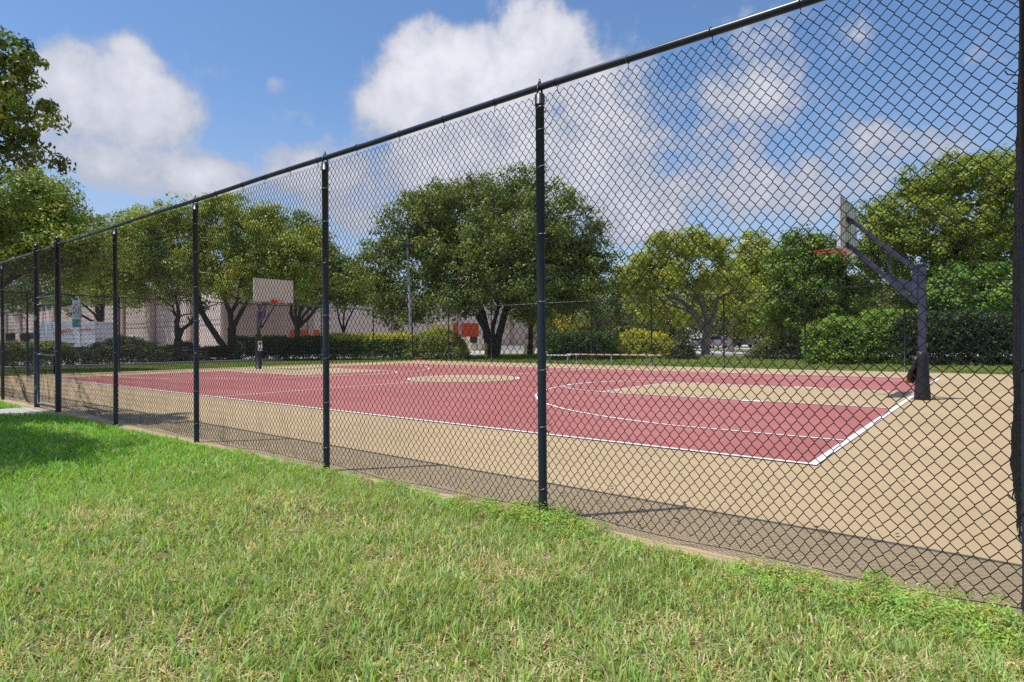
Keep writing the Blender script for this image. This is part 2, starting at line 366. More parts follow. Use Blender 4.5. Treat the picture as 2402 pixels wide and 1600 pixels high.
def near_warp(A0):
    def f(s, z):
        X = A0 - s
        d = np.min(np.abs(X[..., None]-xs_posts), axis=-1); m_ = np.clip(d/.8, 0, 1)
        low = np.exp(-np.clip(z, 0, 9)/.45)
        wr = np.exp(-((X+12.0)/2.2)**2) + .9*np.exp(-((X+15.6)/1.3)**2)
        dn = .006*smooth_noise(X, z, 1.7, 2.2, 3)*m_ + .05*np.clip((X+11)/5,.15,1)*low*smooth_noise(X, z, 1.1, 1.5, 5)*m_ - .01*low
        dn = dn + wr*m_*.05*smooth_noise(X, z, 2.2, 1.0, 9)*np.exp(-z/1.6)
        ds = .006*smooth_noise(X, z, 1.3, 1.6, 7) + .012*low*smooth_noise(X, z, .8, .7, 8)*np.clip((X+11)/3, .2, 1)
        dz = .010*smooth_noise(X, z, 2.6, 3, 12)*m_*(z < 2.8) + low*(.028*smooth_noise(X, z, .9, 5, 13) + .014*smooth_noise(X, z, .23, 5, 14))
        return ds, dn, dz
    return f
LO = .05
chain('wire_mesh', (.09, .027), (-12.73, .027), LO, RZ-.035, near, r=.00235, warp=near_warp(.09))
chain('wire_mesh', (-14.09, .027), (-17.6, .027), LO, RZ-.035, near, r=.0022, warp=near_warp(-14.09))
chain('wire_mesh', (-17.6, .027), (-27.2, .027), LO, RZ-.035, near, r=.0026, sides=3, knuckle=False)
tw = MB()
xs = np.arange(.10, -12.8, -.3); tw.tube([(x, -.01, .062+.012*sin(x*2.1)+.01*sin(x*5)) for x in xs], .0026, 5)
xs = np.arange(-14.1, -27.1, -.4); tw.tube([(x, -.01, .06+.012*sin(x*2.1)) for x in xs], .0026, 4)
tw.build('tension_wire', M_wire, near, smooth=True)

# gate between its two posts
gate = thing('chain_link_gate', 'narrow closed chain link gate with a mid rail between two capped posts', 'gate', (-13.415, NY, 0))
g = MB(); hw = .565
for sx in (-hw, hw): g.tube([(sx,0,.07),(sx,0,1.90)], .021, 10)
for z in (.07, .98, 1.90): g.tube([(-hw,0,z),(hw,0,z)], .021, 10)
g.build('gate_frame', M_post, gate, smooth=True)
MB().tube([(-.60,0,2.03),(.60,0,2.03)], .0225, 10).build('transom_rail', M_post, gate, smooth=True)
chain('wire_mesh', (hw-.02, .02), (-hw+.02, .02), .1, 1.88, gate, r=.0021, warp=lambda s, z: (0, .012*smooth_noise(s, z, .5, .8, 2), 0))
chain('wire_mesh', (.59, .02), (-.59, .02), 2.06, RZ-.04, gate, r=.0021)
lt = MB(); lt.box(.555,.66,-.05,.03,.80,.86); lt.box(.57,.60,-.06,.03,.66,.98); lt.build('latch', M_black, gate, bevel=.004)
for z in (.32, 1.62): MB().tube([(-.60,-.02,z),(-.60,-.02,z+.09)], .03, 8).box(-.62,-.55,-.03,-.01,z+.02,z+.07).build('hinge', M_tie, gate)

# right side fence, seen almost edge on
side = thing('chain_link_fence', 'chain link fence leaving the near corner straight away along the right edge, seen edge on', 'fence', (.112, NY, 0))
FDX, FDY = .405-.112, 25.6-NY
Ls = math.hypot(FDX, FDY)
def sp(t, z): return (FDX*t/Ls, FDY*t/Ls, z)
tt = [0, 2.45, 4.9, 7.4, 9.9, 12.5, 15.1, 17.7, 20.4]
for t in tt:
    R = .038 if t == 0 else .031
    MB().tube([sp(t,-.2), sp(t,2.96 if t == 0 else 2.9)], R, 14).build('post', M_rust if t > 3 else M_post, side, smooth=True)
    if t < 9:
        for z in (.5, 1.1, 1.7, 2.3):
            o = ring(R+.002).build('tie_wire', M_black, side, smooth=True); o.location = sp(t, z)
MB().tube([sp(0,2.93), sp(9,2.95), sp(Ls-.05,3.2)], .0225, 10).build('top_rail', M_post, side, smooth=True)
def side_warp(s, z):
    low = np.exp(-((z-.35)/.35)**2)
    b = low*np.exp(-((s-2.4)/1.2)**2)*.045 + .5*low*np.exp(-((s-5.5)/1.5)**2)*.05
    lo2 = np.exp(-np.clip(z,0,9)/.3)
    dn = b*(1+.3*smooth_noise(s, z, .4, .5, 21)) + .02*smooth_noise(s, z, 1.3, 1.1, 22) + lo2*.03*smooth_noise(s, z, .5, .4, 25) + .018
    return .02*smooth_noise(s, z, .5, .6, 24)*lo2, dn, .02*low*smooth_noise(s, z, .6, .8, 23) + .30*(s/24)*np.clip(z/2.9,0,1)
chain('wire_mesh', (0, 0), (FDX, FDY), .05, 2.9, side, r=.0021, warp=side_warp, knuckle=False)

def plain_fence(A, B, H, ts, label, endposts=True, group=None):
    A = np.array(A, float); B = np.array(B, float); Ld = np.linalg.norm(B-A); D = (B-A)/Ld
    f = thing('chain_link_fence', label, 'fence', (A[0], A[1], 0), atan2(D[1], D[0]))
    for t in ts:
        MB().tube([(t,0,-.2),(t,0,H)], .032, 10).build('post', M_black, f, smooth=True)
    MB().tube([(0,0,H),(Ld,0,H)], .021, 8).build('top_rail', M_black, f, smooth=True)
    chain('wire_mesh', (0, -.03), (Ld, -.03), .06, H-.03, f, r=.0019, sides=3, knuckle=False, warp=lambda s, z: (0, .01*smooth_noise(s, z, 3, 2, 4), 0))
    MB().tube([(0,-.03,.06),(Ld,-.03,.06)], .0026, 4).build('tension_wire', M_wire, f)
    return f
FH = 3.12
FX = [.40, -2.59, -5.86, -9.03, -12.33, -15.5, -18.66, -21.94, -25.25, -28.4]
plain_fence((.40, 25.6), (-28.4, 25.6), FH, [.40-x for x in FX], 'long chain link fence along the far side of the court, in front of the hedges')
LY = [22.5, 18.9, 15.3, 12.3, 9.2, 6.2, 3.4]
plain_fence((-28.45, 25.55), (-27.3, 3.35), FH-.10, [25.55-y for y in LY], 'chain link fence behind the smaller hoop at the left end of the court')

# ------------------------------------------------------------------ hoops
M_steel = mat('pole_blue_paint', (.035,.040,.085), .45, var=.25, vscale=4, spec=.5, col2=(.055,.060,.10), cscale=5)
M_board = mat('backboard', (.68,.64,.44), .6, var=.08, vscale=5, col2=(.62,.60,.48), cscale=3)
M_boardrib = mat('backboard_rib', (.80,.70,.36), .6, var=.1)
M_boardgrey = mat('backboard_steel', (.58,.59,.62), .5, var=.1)
M_rim = mat('rim_orange', (.55,.055,.02), .45)
M_rimold = mat('rim_faded', (.42,.055,.05), .55, var=.3, vscale=20)
M_pad = mat('pad_vinyl', (.020,.020,.024), .45, bump=.6, bscale=14, var=.3)
M_foam = mat('pad_foam', (.45,.17,.035), .9, var=.45, vscale=30, bump=.8, bscale=60)
def hoop(label, loc, rz, pad, rimm, sc=1.0):
    t = thing('basketball_hoop', label, 'basketball hoop', loc, rz)       # local +X points to the court
    ph = 2.62*sc; w = .064
    pole = MB().box(-w, w, -w, w, 0, ph).build('pole', M_steel, t, bevel=.012)
    MB().box(-w-.012, w+.012, -w-.012, w+.012, ph, ph+.045).build('pole_cap', M_steel, pole, bevel=.008)
    cl = MB()
    for z in (ph-.16, ph-.42): cl.box(-w-.008, w+.03, -w-.008, w+.008, z-.02, z+.02)
    cl.build('clamp_band', M_steel, pole)
    # bracket plate on the court side
    MB().box(w+.002, w+.09, -.075, .075, ph-.72, ph+.02).build('bracket', M_steel, t, bevel=.006)
    bx = 1.30                       # board plane
    zt, zb = 4.02*sc, 3.05*sc
    for q in (-1, 1):
        MB().bar((w+.06, q*.07, ph-.04), (bx-.09, q*.16, zt-.36), .05, .075).build('upper_arm', M_steel, t, bevel=.005)
        MB().bar((w+.06, q*.09, ph-.70), (bx-.09, q*.22, zb+.06), .05, .075).build('lower_arm', M_steel, t, bevel=.005)
    u0 = Vector((w+.06,0,ph-.04)); u1 = Vector((bx-.09,0,zt-.36)); l0 = Vector((w+.06,0,ph-.70)); l1 = Vector((bx-.09,0,zb+.06))
    MB().bar(u0.lerp(u1,.40), l0.lerp(l1,.36), .06, .05).build('strut', M_steel, t, bevel=.004)
    gs = MB(); a_ = l0.lerp(l1,.36)
    i = len(gs.v)
    for y in (-.012, .012): gs.v += [(w+.09, y, ph-.30), (w+.09, y, ph-.52), (a_.x, y, a_.z+.02), (a_.x+.04, y, a_.z+.12)]
    gs.f += [(0,1,2,3),(7,6,5,4),(0,3,7,4),(1,5,6,2),(3,2,6,7),(0,4,5,1)]
    gs.build('gusset', M_steel, t)
    bd = MB().box(bx, bx+.02, -.90, .90, zb, zt).build('backboard', M_board, t, bevel=.004)
    fr = MB()
    for y in (-.905, .865): fr.box(bx-.045, bx+.022, y, y+.04, zb-.02, zt+.02)
    fr.box(bx-.045, bx+.022, -.865, .865, zt-.0, zt+.022); fr.box(bx-.045, bx+.022, -.865, .865, zb-.022, zb+.0)
    fr.build('board_frame', M_boardgrey, bd)
    for q, y in enumerate((-.62, -.38, -.12, .12, .38, .62)):
        MB().box(bx-.03, bx-.002, y-.05, y+.05, zb+.003, zt-.003).build('board_rib', M_boardrib if q in (1, 4) else M_boardgrey, bd)
    sq = MB(); zz = zb+.16
    for (y0, y1, z0, z1) in ((-.33,-.27,zz,zz+.6),(.27,.33,zz,zz+.6)): MB().box(bx+.021, bx+.027, y0, y1, z0, z1).build('target_mark', M_boardrib, bd)
    for (z, h_) in ((zt-.36, .16), (zb+.08, .16)):
        MB().box(bx-.085, bx-.032, -.24, .24, z-h_/2*.5, z+h_/2*.5).build('mount_plate', M_black, t, bevel=.004)
    rz_ = zb+.02; rc = bx+.15+.235
    rm = MB(); rm.tube([(rc+.235*cos(a), .235*sin(a), rz_) for a in np.linspace(0, 2*pi, 33)], .011, 8, cap=False)
    rm.box(bx+.024, bx+.045, -.13, .13, rz_-.13, rz_+.05); rm.bar((bx+.04,-.09,rz_-.01), (rc-.18,-.13,rz_), .03, .02); rm.bar((bx+.04,.09,rz_-.01), (rc-.18,.13,rz_), .03, .02)
    rm.bar((bx+.04,0,rz_-.11), (rc-.1,0,rz_-.01), .05, .02)
    for k in range(12):
        a = 2*pi*k/12; rm.tube([(rc+.235*cos(a), .235*sin(a), rz_-.008), (rc+.23*cos(a+.06), .23*sin(a+.06), rz_-.035), (rc+.235*cos(a+.12), .235*sin(a+.12), rz_-.008)], .004, 4)
    rm.build('rim', rimm, t, smooth=False)
    if pad == 'torn':
        b = MB(); n = 20
        def ringp(z, rx, ry, ox):
            return [(ox+rx*cos(2*pi*k/n)+.006*sin(k*2.3+z*9), ry*sin(2*pi*k/n)+.006*cos(k*3.1+z*7), z) for k in range(n)]
        R_ = [(0.0,.135,.13,.0),(.02,.138,.132,.0),(.2,.128,.125,.0),(.38,.118,.118,.0),(.48,.115,.115,.0),(.60,.112,.115,.0),(.85,.10,.105,.0),(.95,.09,.09,.0)]
        for z, rx, ry, ox in R_: b.v += ringp(z, rx, ry, ox)
        for r_ in range(len(R_)-1):
            for k in range(n): b.f.append((r_*n+k, r_*n+(k+1)%n, (r_+1)*n+(k+1)%n, (r_+1)*n+k))
        b.f.append(tuple(range((len(R_)-1)*n, len(R_)*n)))
        pd = b.build('pole_pad', M_pad, t, smooth=True)
        # torn flap hanging off the court side, foam showing along its edge
        fl = MB(); A_ = [(-.02,-.12,.80),(.11,.10,.84),(.25,.09,.42),(.22,-.12,.34)]
        th = Vector((.07,.01,.04)); P_ = []
        nn_ = 7
        for a in range(nn_):
            for c in range(nn_):
                u, v_ = a/(nn_-1), c/(nn_-1)
                p = Vector(A_[0])*(1-u)*(1-v_)+Vector(A_[1])*(1-u)*v_+Vector(A_[2])*u*v_+Vector(A_[3])*u*(1-v_)
                p += Vector((.05*sin(pi*v_)*sin(pi*u*.8)+.012*sin(a*2.1+c), 0, .015*sin(c*2.3+a*1.7))); P_.append(p)
        i0 = len(fl.v)
        fl.v += [tuple(p) for p in P_] + [tuple(p-th*.9) for p in P_]; q_ = nn_*nn_
        for a in range(nn_-1):
            for c in range(nn_-1):
                k = a*nn_+c; fl.f.append((k, k+nn_, k+nn_+1, k+1)); fl.f.append((q_+k, q_+k+1, q_+k+nn_+1, q_+k+nn_))
        for a in range(nn_-1):
            k = a*nn_; fl.f.append((k, k+q_, k+nn_+q_, k+nn_)); k = a*nn_+nn_-1; fl.f.append((k, k+nn_, k+nn_+q_, k+q_))
            k = a; fl.f.append((k, k+1, k+1+q_, k+q_)); k = (nn_-1)*nn_+a; fl.f.append((k, k+q_, k+q_+1, k+1))
        flo = fl.build('torn_flap', M_pad, pd, smooth=True)
        e = MB(); e.tube([(-.05,-.14,.78),(.02,-.155,.64),(.10,-.155,.50),(.20,-.14,.345),(.24,-.05,.345),(.255,.06,.40)], [.012,.018,.024,.036,.040,.028], 8)
        e.tube([(.10,-.12,.40),(.02,-.135,.44),(-.07,-.13,.45),(-.12,-.07,.43)], [.03,.042,.040,.03], 8); e.tube([(.20,-.14,.345),(.14,-.14,.38),(.06,-.135,.40)], [.02,.016,.02], 8)
        e.build('exposed_foam', M_foam, pd, smooth=True)
    else:
        MB().tube([(0,0,0),(0,0,1.55)], .13, 14).build('pole_pad', M_pad, t, smooth=True)
        sg = MB().box(.131, .139, -.10, .10, 1.12-.32, 1.12+.12).build('notice_plate', M_white, t)
        dk = MB(); dk.box(.1395,.142,-.05,.05,1.06,1.18); dk.box(.1395,.142,-.06,.06,.88,.92); dk.box(.1395,.142,-.06,.04,.82,.85); dk.build('notice_print', M_black, sg)
    return t
hoop('right end basketball hoop seen from behind, torn black pad on its pole', (-1.16, 14.30, 0), pi, 'torn', M_rimold)
hoop('distant basketball hoop at the left end, board facing the court', (-25.75, 14.10, 0), 0, 'plain', M_rim, .965)

# ------------------------------------------------------------------ benches
M_plank = mat('bench_plank', (.52,.30,.25), .75, col2=(.58,.50,.42), cscale=1.2, clo=.45, chi=.55, var=.12, vscale=12)
M_galv = mat('galvanised', (.42,.43,.45), .5, metal=.3, var=.15)
bn = thing('bench', 'long backless bench with faded pink planks and three grey legs inside the far fence', 'bench', (-13.97, 24.85, .03))
sb = MB()
for y in (-.13, .02): sb.box(-2.44, 2.44, y, y+.125, .47, .515)
sb.build('seat', M_plank, bn, bevel=.005)
for x in (-1.92, -.02, 1.92):
    MB().tube([(x,0,0),(x,0,.45)], .032, 10).box(x-.03,x+.03,-.13,.15,.44,.468).build('leg', M_galv, bn)
b2 = thing('bench', 'short white bench on the grass beyond the far fence, left of the long pink one', 'bench', (*at(1284, 32.5), -.04), radians(4))
MB().box(-.75,.75,-.15,.15,.42,.47).build('seat', M_white, b2, bevel=.005)
for x in (-.6, .6): MB().box(x-.03,x+.03,-.12,.12,0,.42).build('leg', M_galv, b2)

# ------------------------------------------------------------------ vegetation
def hsv_var(base, n, v=.25, h=.12):
    base = np.array(base); k = 1 + rng.uniform(-v, v, n)[:, None]; c = base*k; s = rng.uniform(-h, h, n)
    c[:, 0] *= 1+s*1.6; c[:, 2] *= 1-s; return np.clip(c, .004, .9)
def leaf_cloud(name, C, Nrm, size, tint, m, parent, aspect=.5, shape='quad'):
    n = len(C); a = rng.normal(size=(n,3)); Nn_ = Nrm + .55*rng.normal(size=(n,3)); Nn_ /= np.linalg.norm(Nn_,axis=1,keepdims=True)+1e-9
    T = np.cross(Nn_, a); T /= np.linalg.norm(T,axis=1,keepdims=True)+1e-9; B = np.cross(Nn_, T)
    s = size*rng.uniform(.65,1.35,n)[:,None]; 
    if shape == 'leaf':
        T[:, 2] -= .45; T /= np.linalg.norm(T,axis=1,keepdims=True); B = np.cross(Nn_, T); B /= np.linalg.norm(B,axis=1,keepdims=True)+1e-9
    p0 = C - T*s*.5; p2 = C + T*s*.5; q = C - T*s*.05
    f = Nn_*s*.10
    p1 = q + B*s*aspect*.5 + f; p3 = q - B*s*aspect*.5 + f
    V = np.stack([p0,p1,p2,p3],1).reshape(-1,3)
    return quads_mesh(name, V, n, m, parent, np.repeat(tint,4,axis=0))
LK = 2.6
def clumps_to_leaves(cc, cn, cr, per, tints, flat_=.75):
    """leaf positions round clump centres"""
    n = len(cc); idx = np.repeat(np.arange(n), per); d = rng.normal(size=(len(idx),3)); d /= np.linalg.norm(d,axis=1,keepdims=True)+1e-9
    r = rng.uniform(.25,1,len(idx))**.6; R = cr[idx]; off = d*(R*r)[:,None]; off[:,2] *= flat_
    return cc[idx]+off, d*.9+cn[idx]*.35+np.array([0,0,.35]), tints[idx]*LK
def crown_pts(lobes, n_cl, cr, base_z=None, inner=.35, seed=0):
    """clump centres on irregular lobes; lobes: x,y,z,rx,ry,rz"""
    Ls = np.array(lobes, float); vol = (Ls[:,3]*Ls[:,4]+Ls[:,3]*Ls[:,5]+Ls[:,4]*Ls[:,5]); pick = rng.choice(len(Ls), n_cl, p=vol/vol.sum())
    d = rng.normal(size=(n_cl,3)); d /= np.linalg.norm(d,axis=1,keepdims=True)
    d[:,2] = np.where(d[:,2] < -.75, -d[:,2]*.8, d[:,2])
    nm = max(8, n_cl//6); mid = rng.integers(0, nm, n_cl)
    md = rng.normal(size=(nm,3)); md /= np.linalg.norm(md,axis=1,keepdims=True); md[:,2] = np.where(md[:,2] < -.7, -md[:,2]*.8, md[:,2]); mp_ = rng.choice(len(Ls), nm, p=vol/vol.sum())
    mr = np.where(rng.random(nm) < inner, rng.uniform(.4,.85,nm), rng.uniform(.84,1.10,nm))
    MP = Ls[mp_,:3] + md*Ls[mp_,3:6]*mr[:,None]
    d = rng.normal(size=(n_cl,3)); d /= np.linalg.norm(d,axis=1,keepdims=True)
    rm_ = cr*rng.uniform(.9,2.3,nm)[mid]*rng.uniform(.5,1.05,n_cl)
    P = MP[mid] + d*rm_[:,None]*np.array([1,1,.8])
    return P, d*.6 + md[mid]*.7
def grow(base, tips, r0, seed, mb, fork_h, split=3):
    """trunk that forks into wandering limbs reaching the given tips"""
    R = random.Random(seed); base = Vector(base); f = Vector((base.x+R.uniform(-.1,.1), base.y, base.z+fork_h))
    mb.tube([base-Vector((0,0,.2)), base+Vector((0,0,.05)), base.lerp(f,.45)+Vector((R.uniform(-.06,.06),R.uniform(-.06,.06),0)), f], [r0*1.5, r0*1.15, r0*.92, r0*.9], 10)
    for t in tips:
        t = Vector(t); pts = [f-Vector((0,0,.15))]; n = 6; L_ = (t-f).length
        for k in range(1, n+1):
            u = k/n; p = f.lerp(t, u); p.z += L_*.10*sin(pi*u); p += Vector((R.uniform(-1,1),R.uniform(-1,1),R.uniform(-.6,.6)))*L_*.045*(1-u*.3); pts.append(p)
        rr = [r0*(.62-.54*k/n) for k in range(n+1)]; mb.tube(pts, rr, 8)
        for q in range(split):
            s0 = pts[R.randint(2, n-1)]; e = s0 + Vector((R.uniform(-1,1),R.uniform(-1,1),R.uniform(.1,.9)))*L_*.38
            mb.tube([s0, s0.lerp(e,.5)+Vector((0,0,L_*.03)), e], [r0*.26, r0*.17, r0*.06], 6)
def tree(name, label, px, d, base_py_unused, lobes_px, col, n_cl=793, per=40, cr=.55, leaf=.2, trunk_r=.22, fork=1.8, tips_px=(), seed=1, bark=None, group='trees', inner=.3, trunkpts=None, v=.3, gz=-.05, tipn=6, cat='tree', aspect=.55):
    x, y = at(px, d)
    t = thing(name, label, cat, (x, y, gz), group=group)
    lobes = []
    for (lx, ly, rx, ry, *o) in lobes_px:
        dd = o[0] if o else 0; k = (d+dd)/FPX; X, Y, Z = at(lx, d+dd, ly); rd = o[1] if len(o) > 1 else rx*k*.85
        lobes.append((X-x, Y-y, Z-gz, rx*k, rd, ry*k))
    mb = MB()
    if tips_px: tips = [tuple(np.array(at(a, d, b)) - np.array([x, y, gz]) + np.array([random.uniform(-1,1)*.8, random.uniform(-1,1)*1.5, 0])) for a, b in tips_px]
    else: tips = [(l[0], l[1], l[2]) for l in lobes[:tipn]]
    grow((0,0,0), tips, trunk_r, seed, mb, fork)
    if trunkpts:
        for pts, rr in trunkpts:
            w_ = [tuple(np.array(at(a, d, b)) - np.array([x, y, gz])) for a, b in pts]; mb.tube(w_, rr, 9)
    mb.build('trunk', bark or M_bark, t, smooth=True)
    cc_, cn_ = crown_pts(lobes, n_cl, cr, inner=inner); crr = cr*rng.uniform(.6,1.4,n_cl)
    ct = hsv_var(col, n_cl, v, .14); C, Nr, T = clumps_to_leaves(cc_, cn_, crr, per, ct); T = T*(1+rng.uniform(-.15,.15,(len(T),1)))
    leaf_cloud('crown', C, Nr, leaf, T, M_leaf, t, aspect)
    return t
G1 = (.066,.088,.016); G2 = (.115,.140,.020); G3 = (.125,.145,.020); G4 = (.065,.098,.015); GY_ = (.17,.165,.02)

# the big dome of the oak behind the court
tree('oak_tree', 'large dark domed oak with a V shaped trunk beyond the far corner of the fence', 1135, 45, 820,
     [(1180,532,165,110),(1030,555,160,115),(1300,585,100,105),(905,610,85,95),(1190,462,120,48),(1065,470,110,55),(1330,640,70,70),(960,500,70,60),(1110,600,160,80,-3),(1240,640,120,65,-2),(960,670,90,50),(890,690,55,45),(1350,570,50,60),(1000,480,60,50,-2),(860,640,50,55),(980,610,90,70,2),(1090,680,110,40,3),(1230,690,120,45,3),(1330,690,50,40),(920,715,45,38,-1),(1020,700,50,30,2),(1360,620,40,50),(1150,690,130,38,-3),(1050,700,80,32,-3),(1260,680,90,45,-2),(870,690,50,40,1),(940,740,30,28,-2),(1090,600,150,100,0),(1200,600,150,100,1),(970,600,110,90,1),(1290,620,90,80,0)],
     G1, n_cl=4600, per=34, cr=.55, leaf=.20, trunk_r=.30, fork=.7, seed=3, tips_px=[(1050,640),(1230,600),(1130,560)], tipn=5,
     trunkpts=[([(1128,815),(1118,760),(1108,715),(1085,660)],[.36,.29,.26,.18]), ([(1140,815),(1146,775),(1160,725),(1175,660)],[.34,.28,.25,.17])], group='trees beyond the fences', inner=.35)
tree('oak_tree', 'light green tree with a three way forked trunk behind the left end fence', 408, 40, 825,
     [(350,580,110,85),(420,560,70,75),(290,610,80,75),(200,620,75,70),(370,650,110,50),(240,660,80,35),(400,510,45,40),(330,520,60,50)],
     G2, n_cl=1512, per=38, cr=.5, leaf=.17, trunk_r=.26, fork=1.5, seed=5, tips_px=[(362,690),(412,650),(442,690)], group='trees beyond the fences')
tree('oak_tree', 'light green tree with one limb leaning far left, right of the three forked tree', 532, 41, 828,
     [(530,530,80,70),(600,560,80,75),(480,600,70,80),(640,620,90,70),(560,640,110,60),(700,600,60,70),(520,490,50,40),(470,520,40,50)],
     G2, n_cl=1605, per=38, cr=.5, leaf=.17, trunk_r=.30, fork=2.2, seed=6, tips_px=[(540,600),(600,640),(510,600)],
     trunkpts=[([(530,812),(505,780),(482,745),(463,712),(455,660)],[.2,.2,.19,.18,.1])], group='trees beyond the fences')
tree('oak_tree', 'bushy green tree behind the leaning one, hiding the warehouse roof', 684, 52, 812,
     [(680,580,75,80),(740,610,60,70),(780,650,55,50),(640,610,60,60),(700,660,110,45),(830,660,50,40),(590,610,60,60)],
     (.07,.10,.018), n_cl=1323, per=36, cr=.6, leaf=.22, trunk_r=.25, fork=2.5, seed=8, group='trees beyond the fences')
tree('oak_tree', 'slim tree with twin stems between the bushy tree and the light pole', 790, 56, 808,
     [(800,650,60,45),(760,660,50,40),(850,670,40,35)], (.07,.10,.018), n_cl=491, per=34, cr=.6, leaf=.22, trunk_r=.16, fork=2.2, seed=9, group='trees beyond the fences')
tree('oak_tree', 'yellow green tree rising over the gate at the left edge', -90, 27, 840,
     [(60,470,95,75),(120,490,55,60),(20,540,110,60),(120,560,90,50),(200,570,50,40),(60,600,120,40)],
     (.095,.125,.020), n_cl=1227, per=44, cr=.42, leaf=.13, trunk_r=.22, fork=2.5, seed=12, group='trees beyond the fences')
tree('oak_tree', 'distant dull green trees top row between the gate tree and the forked tree', 235, 62, 812,
     [(210,540,60,45),(270,530,50,40),(300,510,28,30),(180,580,60,50),(130,650,110,50),(20,640,90,60),(60,690,110,30),(-40,680,100,40),(250,650,90,40),(250,580,100,50),(340,520,40,30),(150,620,120,40)],
     (.065,.095,.022), n_cl=944, per=36, cr=.7, leaf=.26, trunk_r=.22, fork=3, seed=13, group='trees beyond the fences')
tree('tree', 'airy yellow green tree with branching grey trunk above the parked cars', 1622, 47, 815,
     [(1560,590,85,55),(1490,620,60,50),(1620,600,55,60),(1670,640,60,50),(1560,650,120,45),(1450,650,45,40),(1600,560,60,30),(1520,560,40,30),(1480,710,60,40,4),(1570,725,60,35,5),(1640,715,50,35,4)],
     G3, n_cl=1058, per=34, cr=.48, leaf=.2, trunk_r=.30, fork=2.4, seed=15, bark=M_bark_l, tips_px=[(1545,700),(1590,640),(1640,680)],
     trunkpts=[([(1622,770),(1600,725),(1570,695),(1530,680)],[.2,.2,.15,.08]), ([(1626,770),(1640,730),(1650,690),(1690,670)],[.2,.18,.14,.06])], group='trees beyond the fences', inner=.5)
tree('tree', 'yellow green tree with twisted pale boughs right of the airy tree', 1680, 58, 805,
     [(1730,610,60,55),(1780,640,60,60),(1700,650,70,50),(1760,700,80,45),(1740,575,35,30)],
     G3, n_cl=831, per=36, cr=.6, leaf=.24, trunk_r=.28, fork=2.6, seed=16, bark=M_bark_l, group='trees beyond the fences', inner=.45)
tree('tree', 'rounded bright green tree just left of the right hoop arms', 1850, 37, 835,
     [(1860,620,70,65),(1810,650,55,60),(1910,640,50,60),(1850,700,90,60),(1830,570,30,30),(1930,700,60,60),(1880,580,40,30),(1790,730,50,50),(1900,760,60,45)],
     G4, n_cl=1323, per=40, cr=.42, leaf=.16, trunk_r=.22, fork=1.8, seed=17, group='trees beyond the fences')
tree('tree', 'big spreading yellow green tree behind the right hoop', 2270, 34, 845,
     [(2180,480,150,90),(2300,450,120,85),(2080,520,100,75),(2380,480,100,100),(2040,590,70,60),(2250,400,70,40),(2330,390,60,35),(2130,590,130,60),(2290,580,130,70),(2170,410,40,30),(2060,640,60,40),(2010,540,45,45),(2120,450,60,45),(2230,640,120,50),(2350,500,60,120)],
     (.090,.115,.015), n_cl=2457, per=44, cr=.42, leaf=.155, trunk_r=.36, fork=2.0, seed=18, tips_px=[(2180,540),(2250,500),(2330,520),(2120,580)], group='trees beyond the fences', inner=.3)
tree('tree', 'dark leafy understorey tree between the right hoop and the side fence', 2230, 32, 850,
     [(2230,680,110,60),(2150,720,70,60),(2320,700,80,80),(2260,760,110,50)],
     (.065,.11,.018), n_cl=1227, per=40, cr=.4, leaf=.16, trunk_r=.15, fork=1.2, seed=19, group='trees beyond the fences')
tree('tree', 'small tree with drooping leaves and dark trunk just left of the pink and beige pillar', 1218, 52, 812,
     [(1212,715,40,30),(1190,700,30,30),(1245,720,30,30)], (.10,.12,.02), n_cl=302, per=34, cr=.5, leaf=.2, trunk_r=.24, fork=2.6, seed=20, group='trees beyond the fences')
tree('tree', 'yellowing tree with sparse round foliage behind the dark hedge', 1300, 62, 806,
     [(1275,725,35,30),(1310,740,35,25),(1335,710,35,30),(1260,700,30,25)], GY_, n_cl=320, per=34, cr=.6, leaf=.24, trunk_r=.16, fork=2.0, seed=21, bark=M_bark_l, group='trees beyond the fences', inner=.5)
tree('tree', 'grey green tree with a slanting trunk right of the yellowing one', 1372, 60, 806,
     [(1400,690,50,40),(1360,720,45,30),(1440,720,50,35),(1420,660,30,25)], (.085,.105,.035), n_cl=453, per=34, cr=.6, leaf=.24, trunk_r=.18, fork=2.6, seed=22, group='trees beyond the fences', inner=.5)
tree('tree', 'short shaggy tree with a gnarled trunk behind the right hedge', 1800, 50, 815,
     [(1790,720,70,35),(1740,740,50,30),(1830,730,40,40)], (.10,.12,.02), n_cl=491, per=34, cr=.5, leaf=.2, trunk_r=.26, fork=1.8, seed=23, group='trees beyond the fences')
# far woodland behind the car park, one mass
def woods():
    x0 = at(1380, 95); C_ = []; 
    lob = []
    for px in range(1290, 2120, 34):
        d = 92 + 9*sin(px*.7); h = 665 + 16*sin(px*1.9) + (30 if px < 1420 else 0); X, Y, Z = at(px, d, h+62); k = d/FPX
        lob.append((X, Y, Z, 36*k, 30*k, 62*k))
    cc_, cn_ = crown_pts(lob, 3600, 1.5, inner=.25); C, Nr, T = clumps_to_leaves(cc_, cn_, rng.uniform(.8,1.8,3600), 26, hsv_var((.060,.075,.022), 3600, .35, .2))
    tag(leaf_cloud('far_trees', C, Nr, .5, T, M_leaf, None), kind='stuff', label='hazy belt of far trees closing the view behind the parked cars', cat='woodland')
woods()

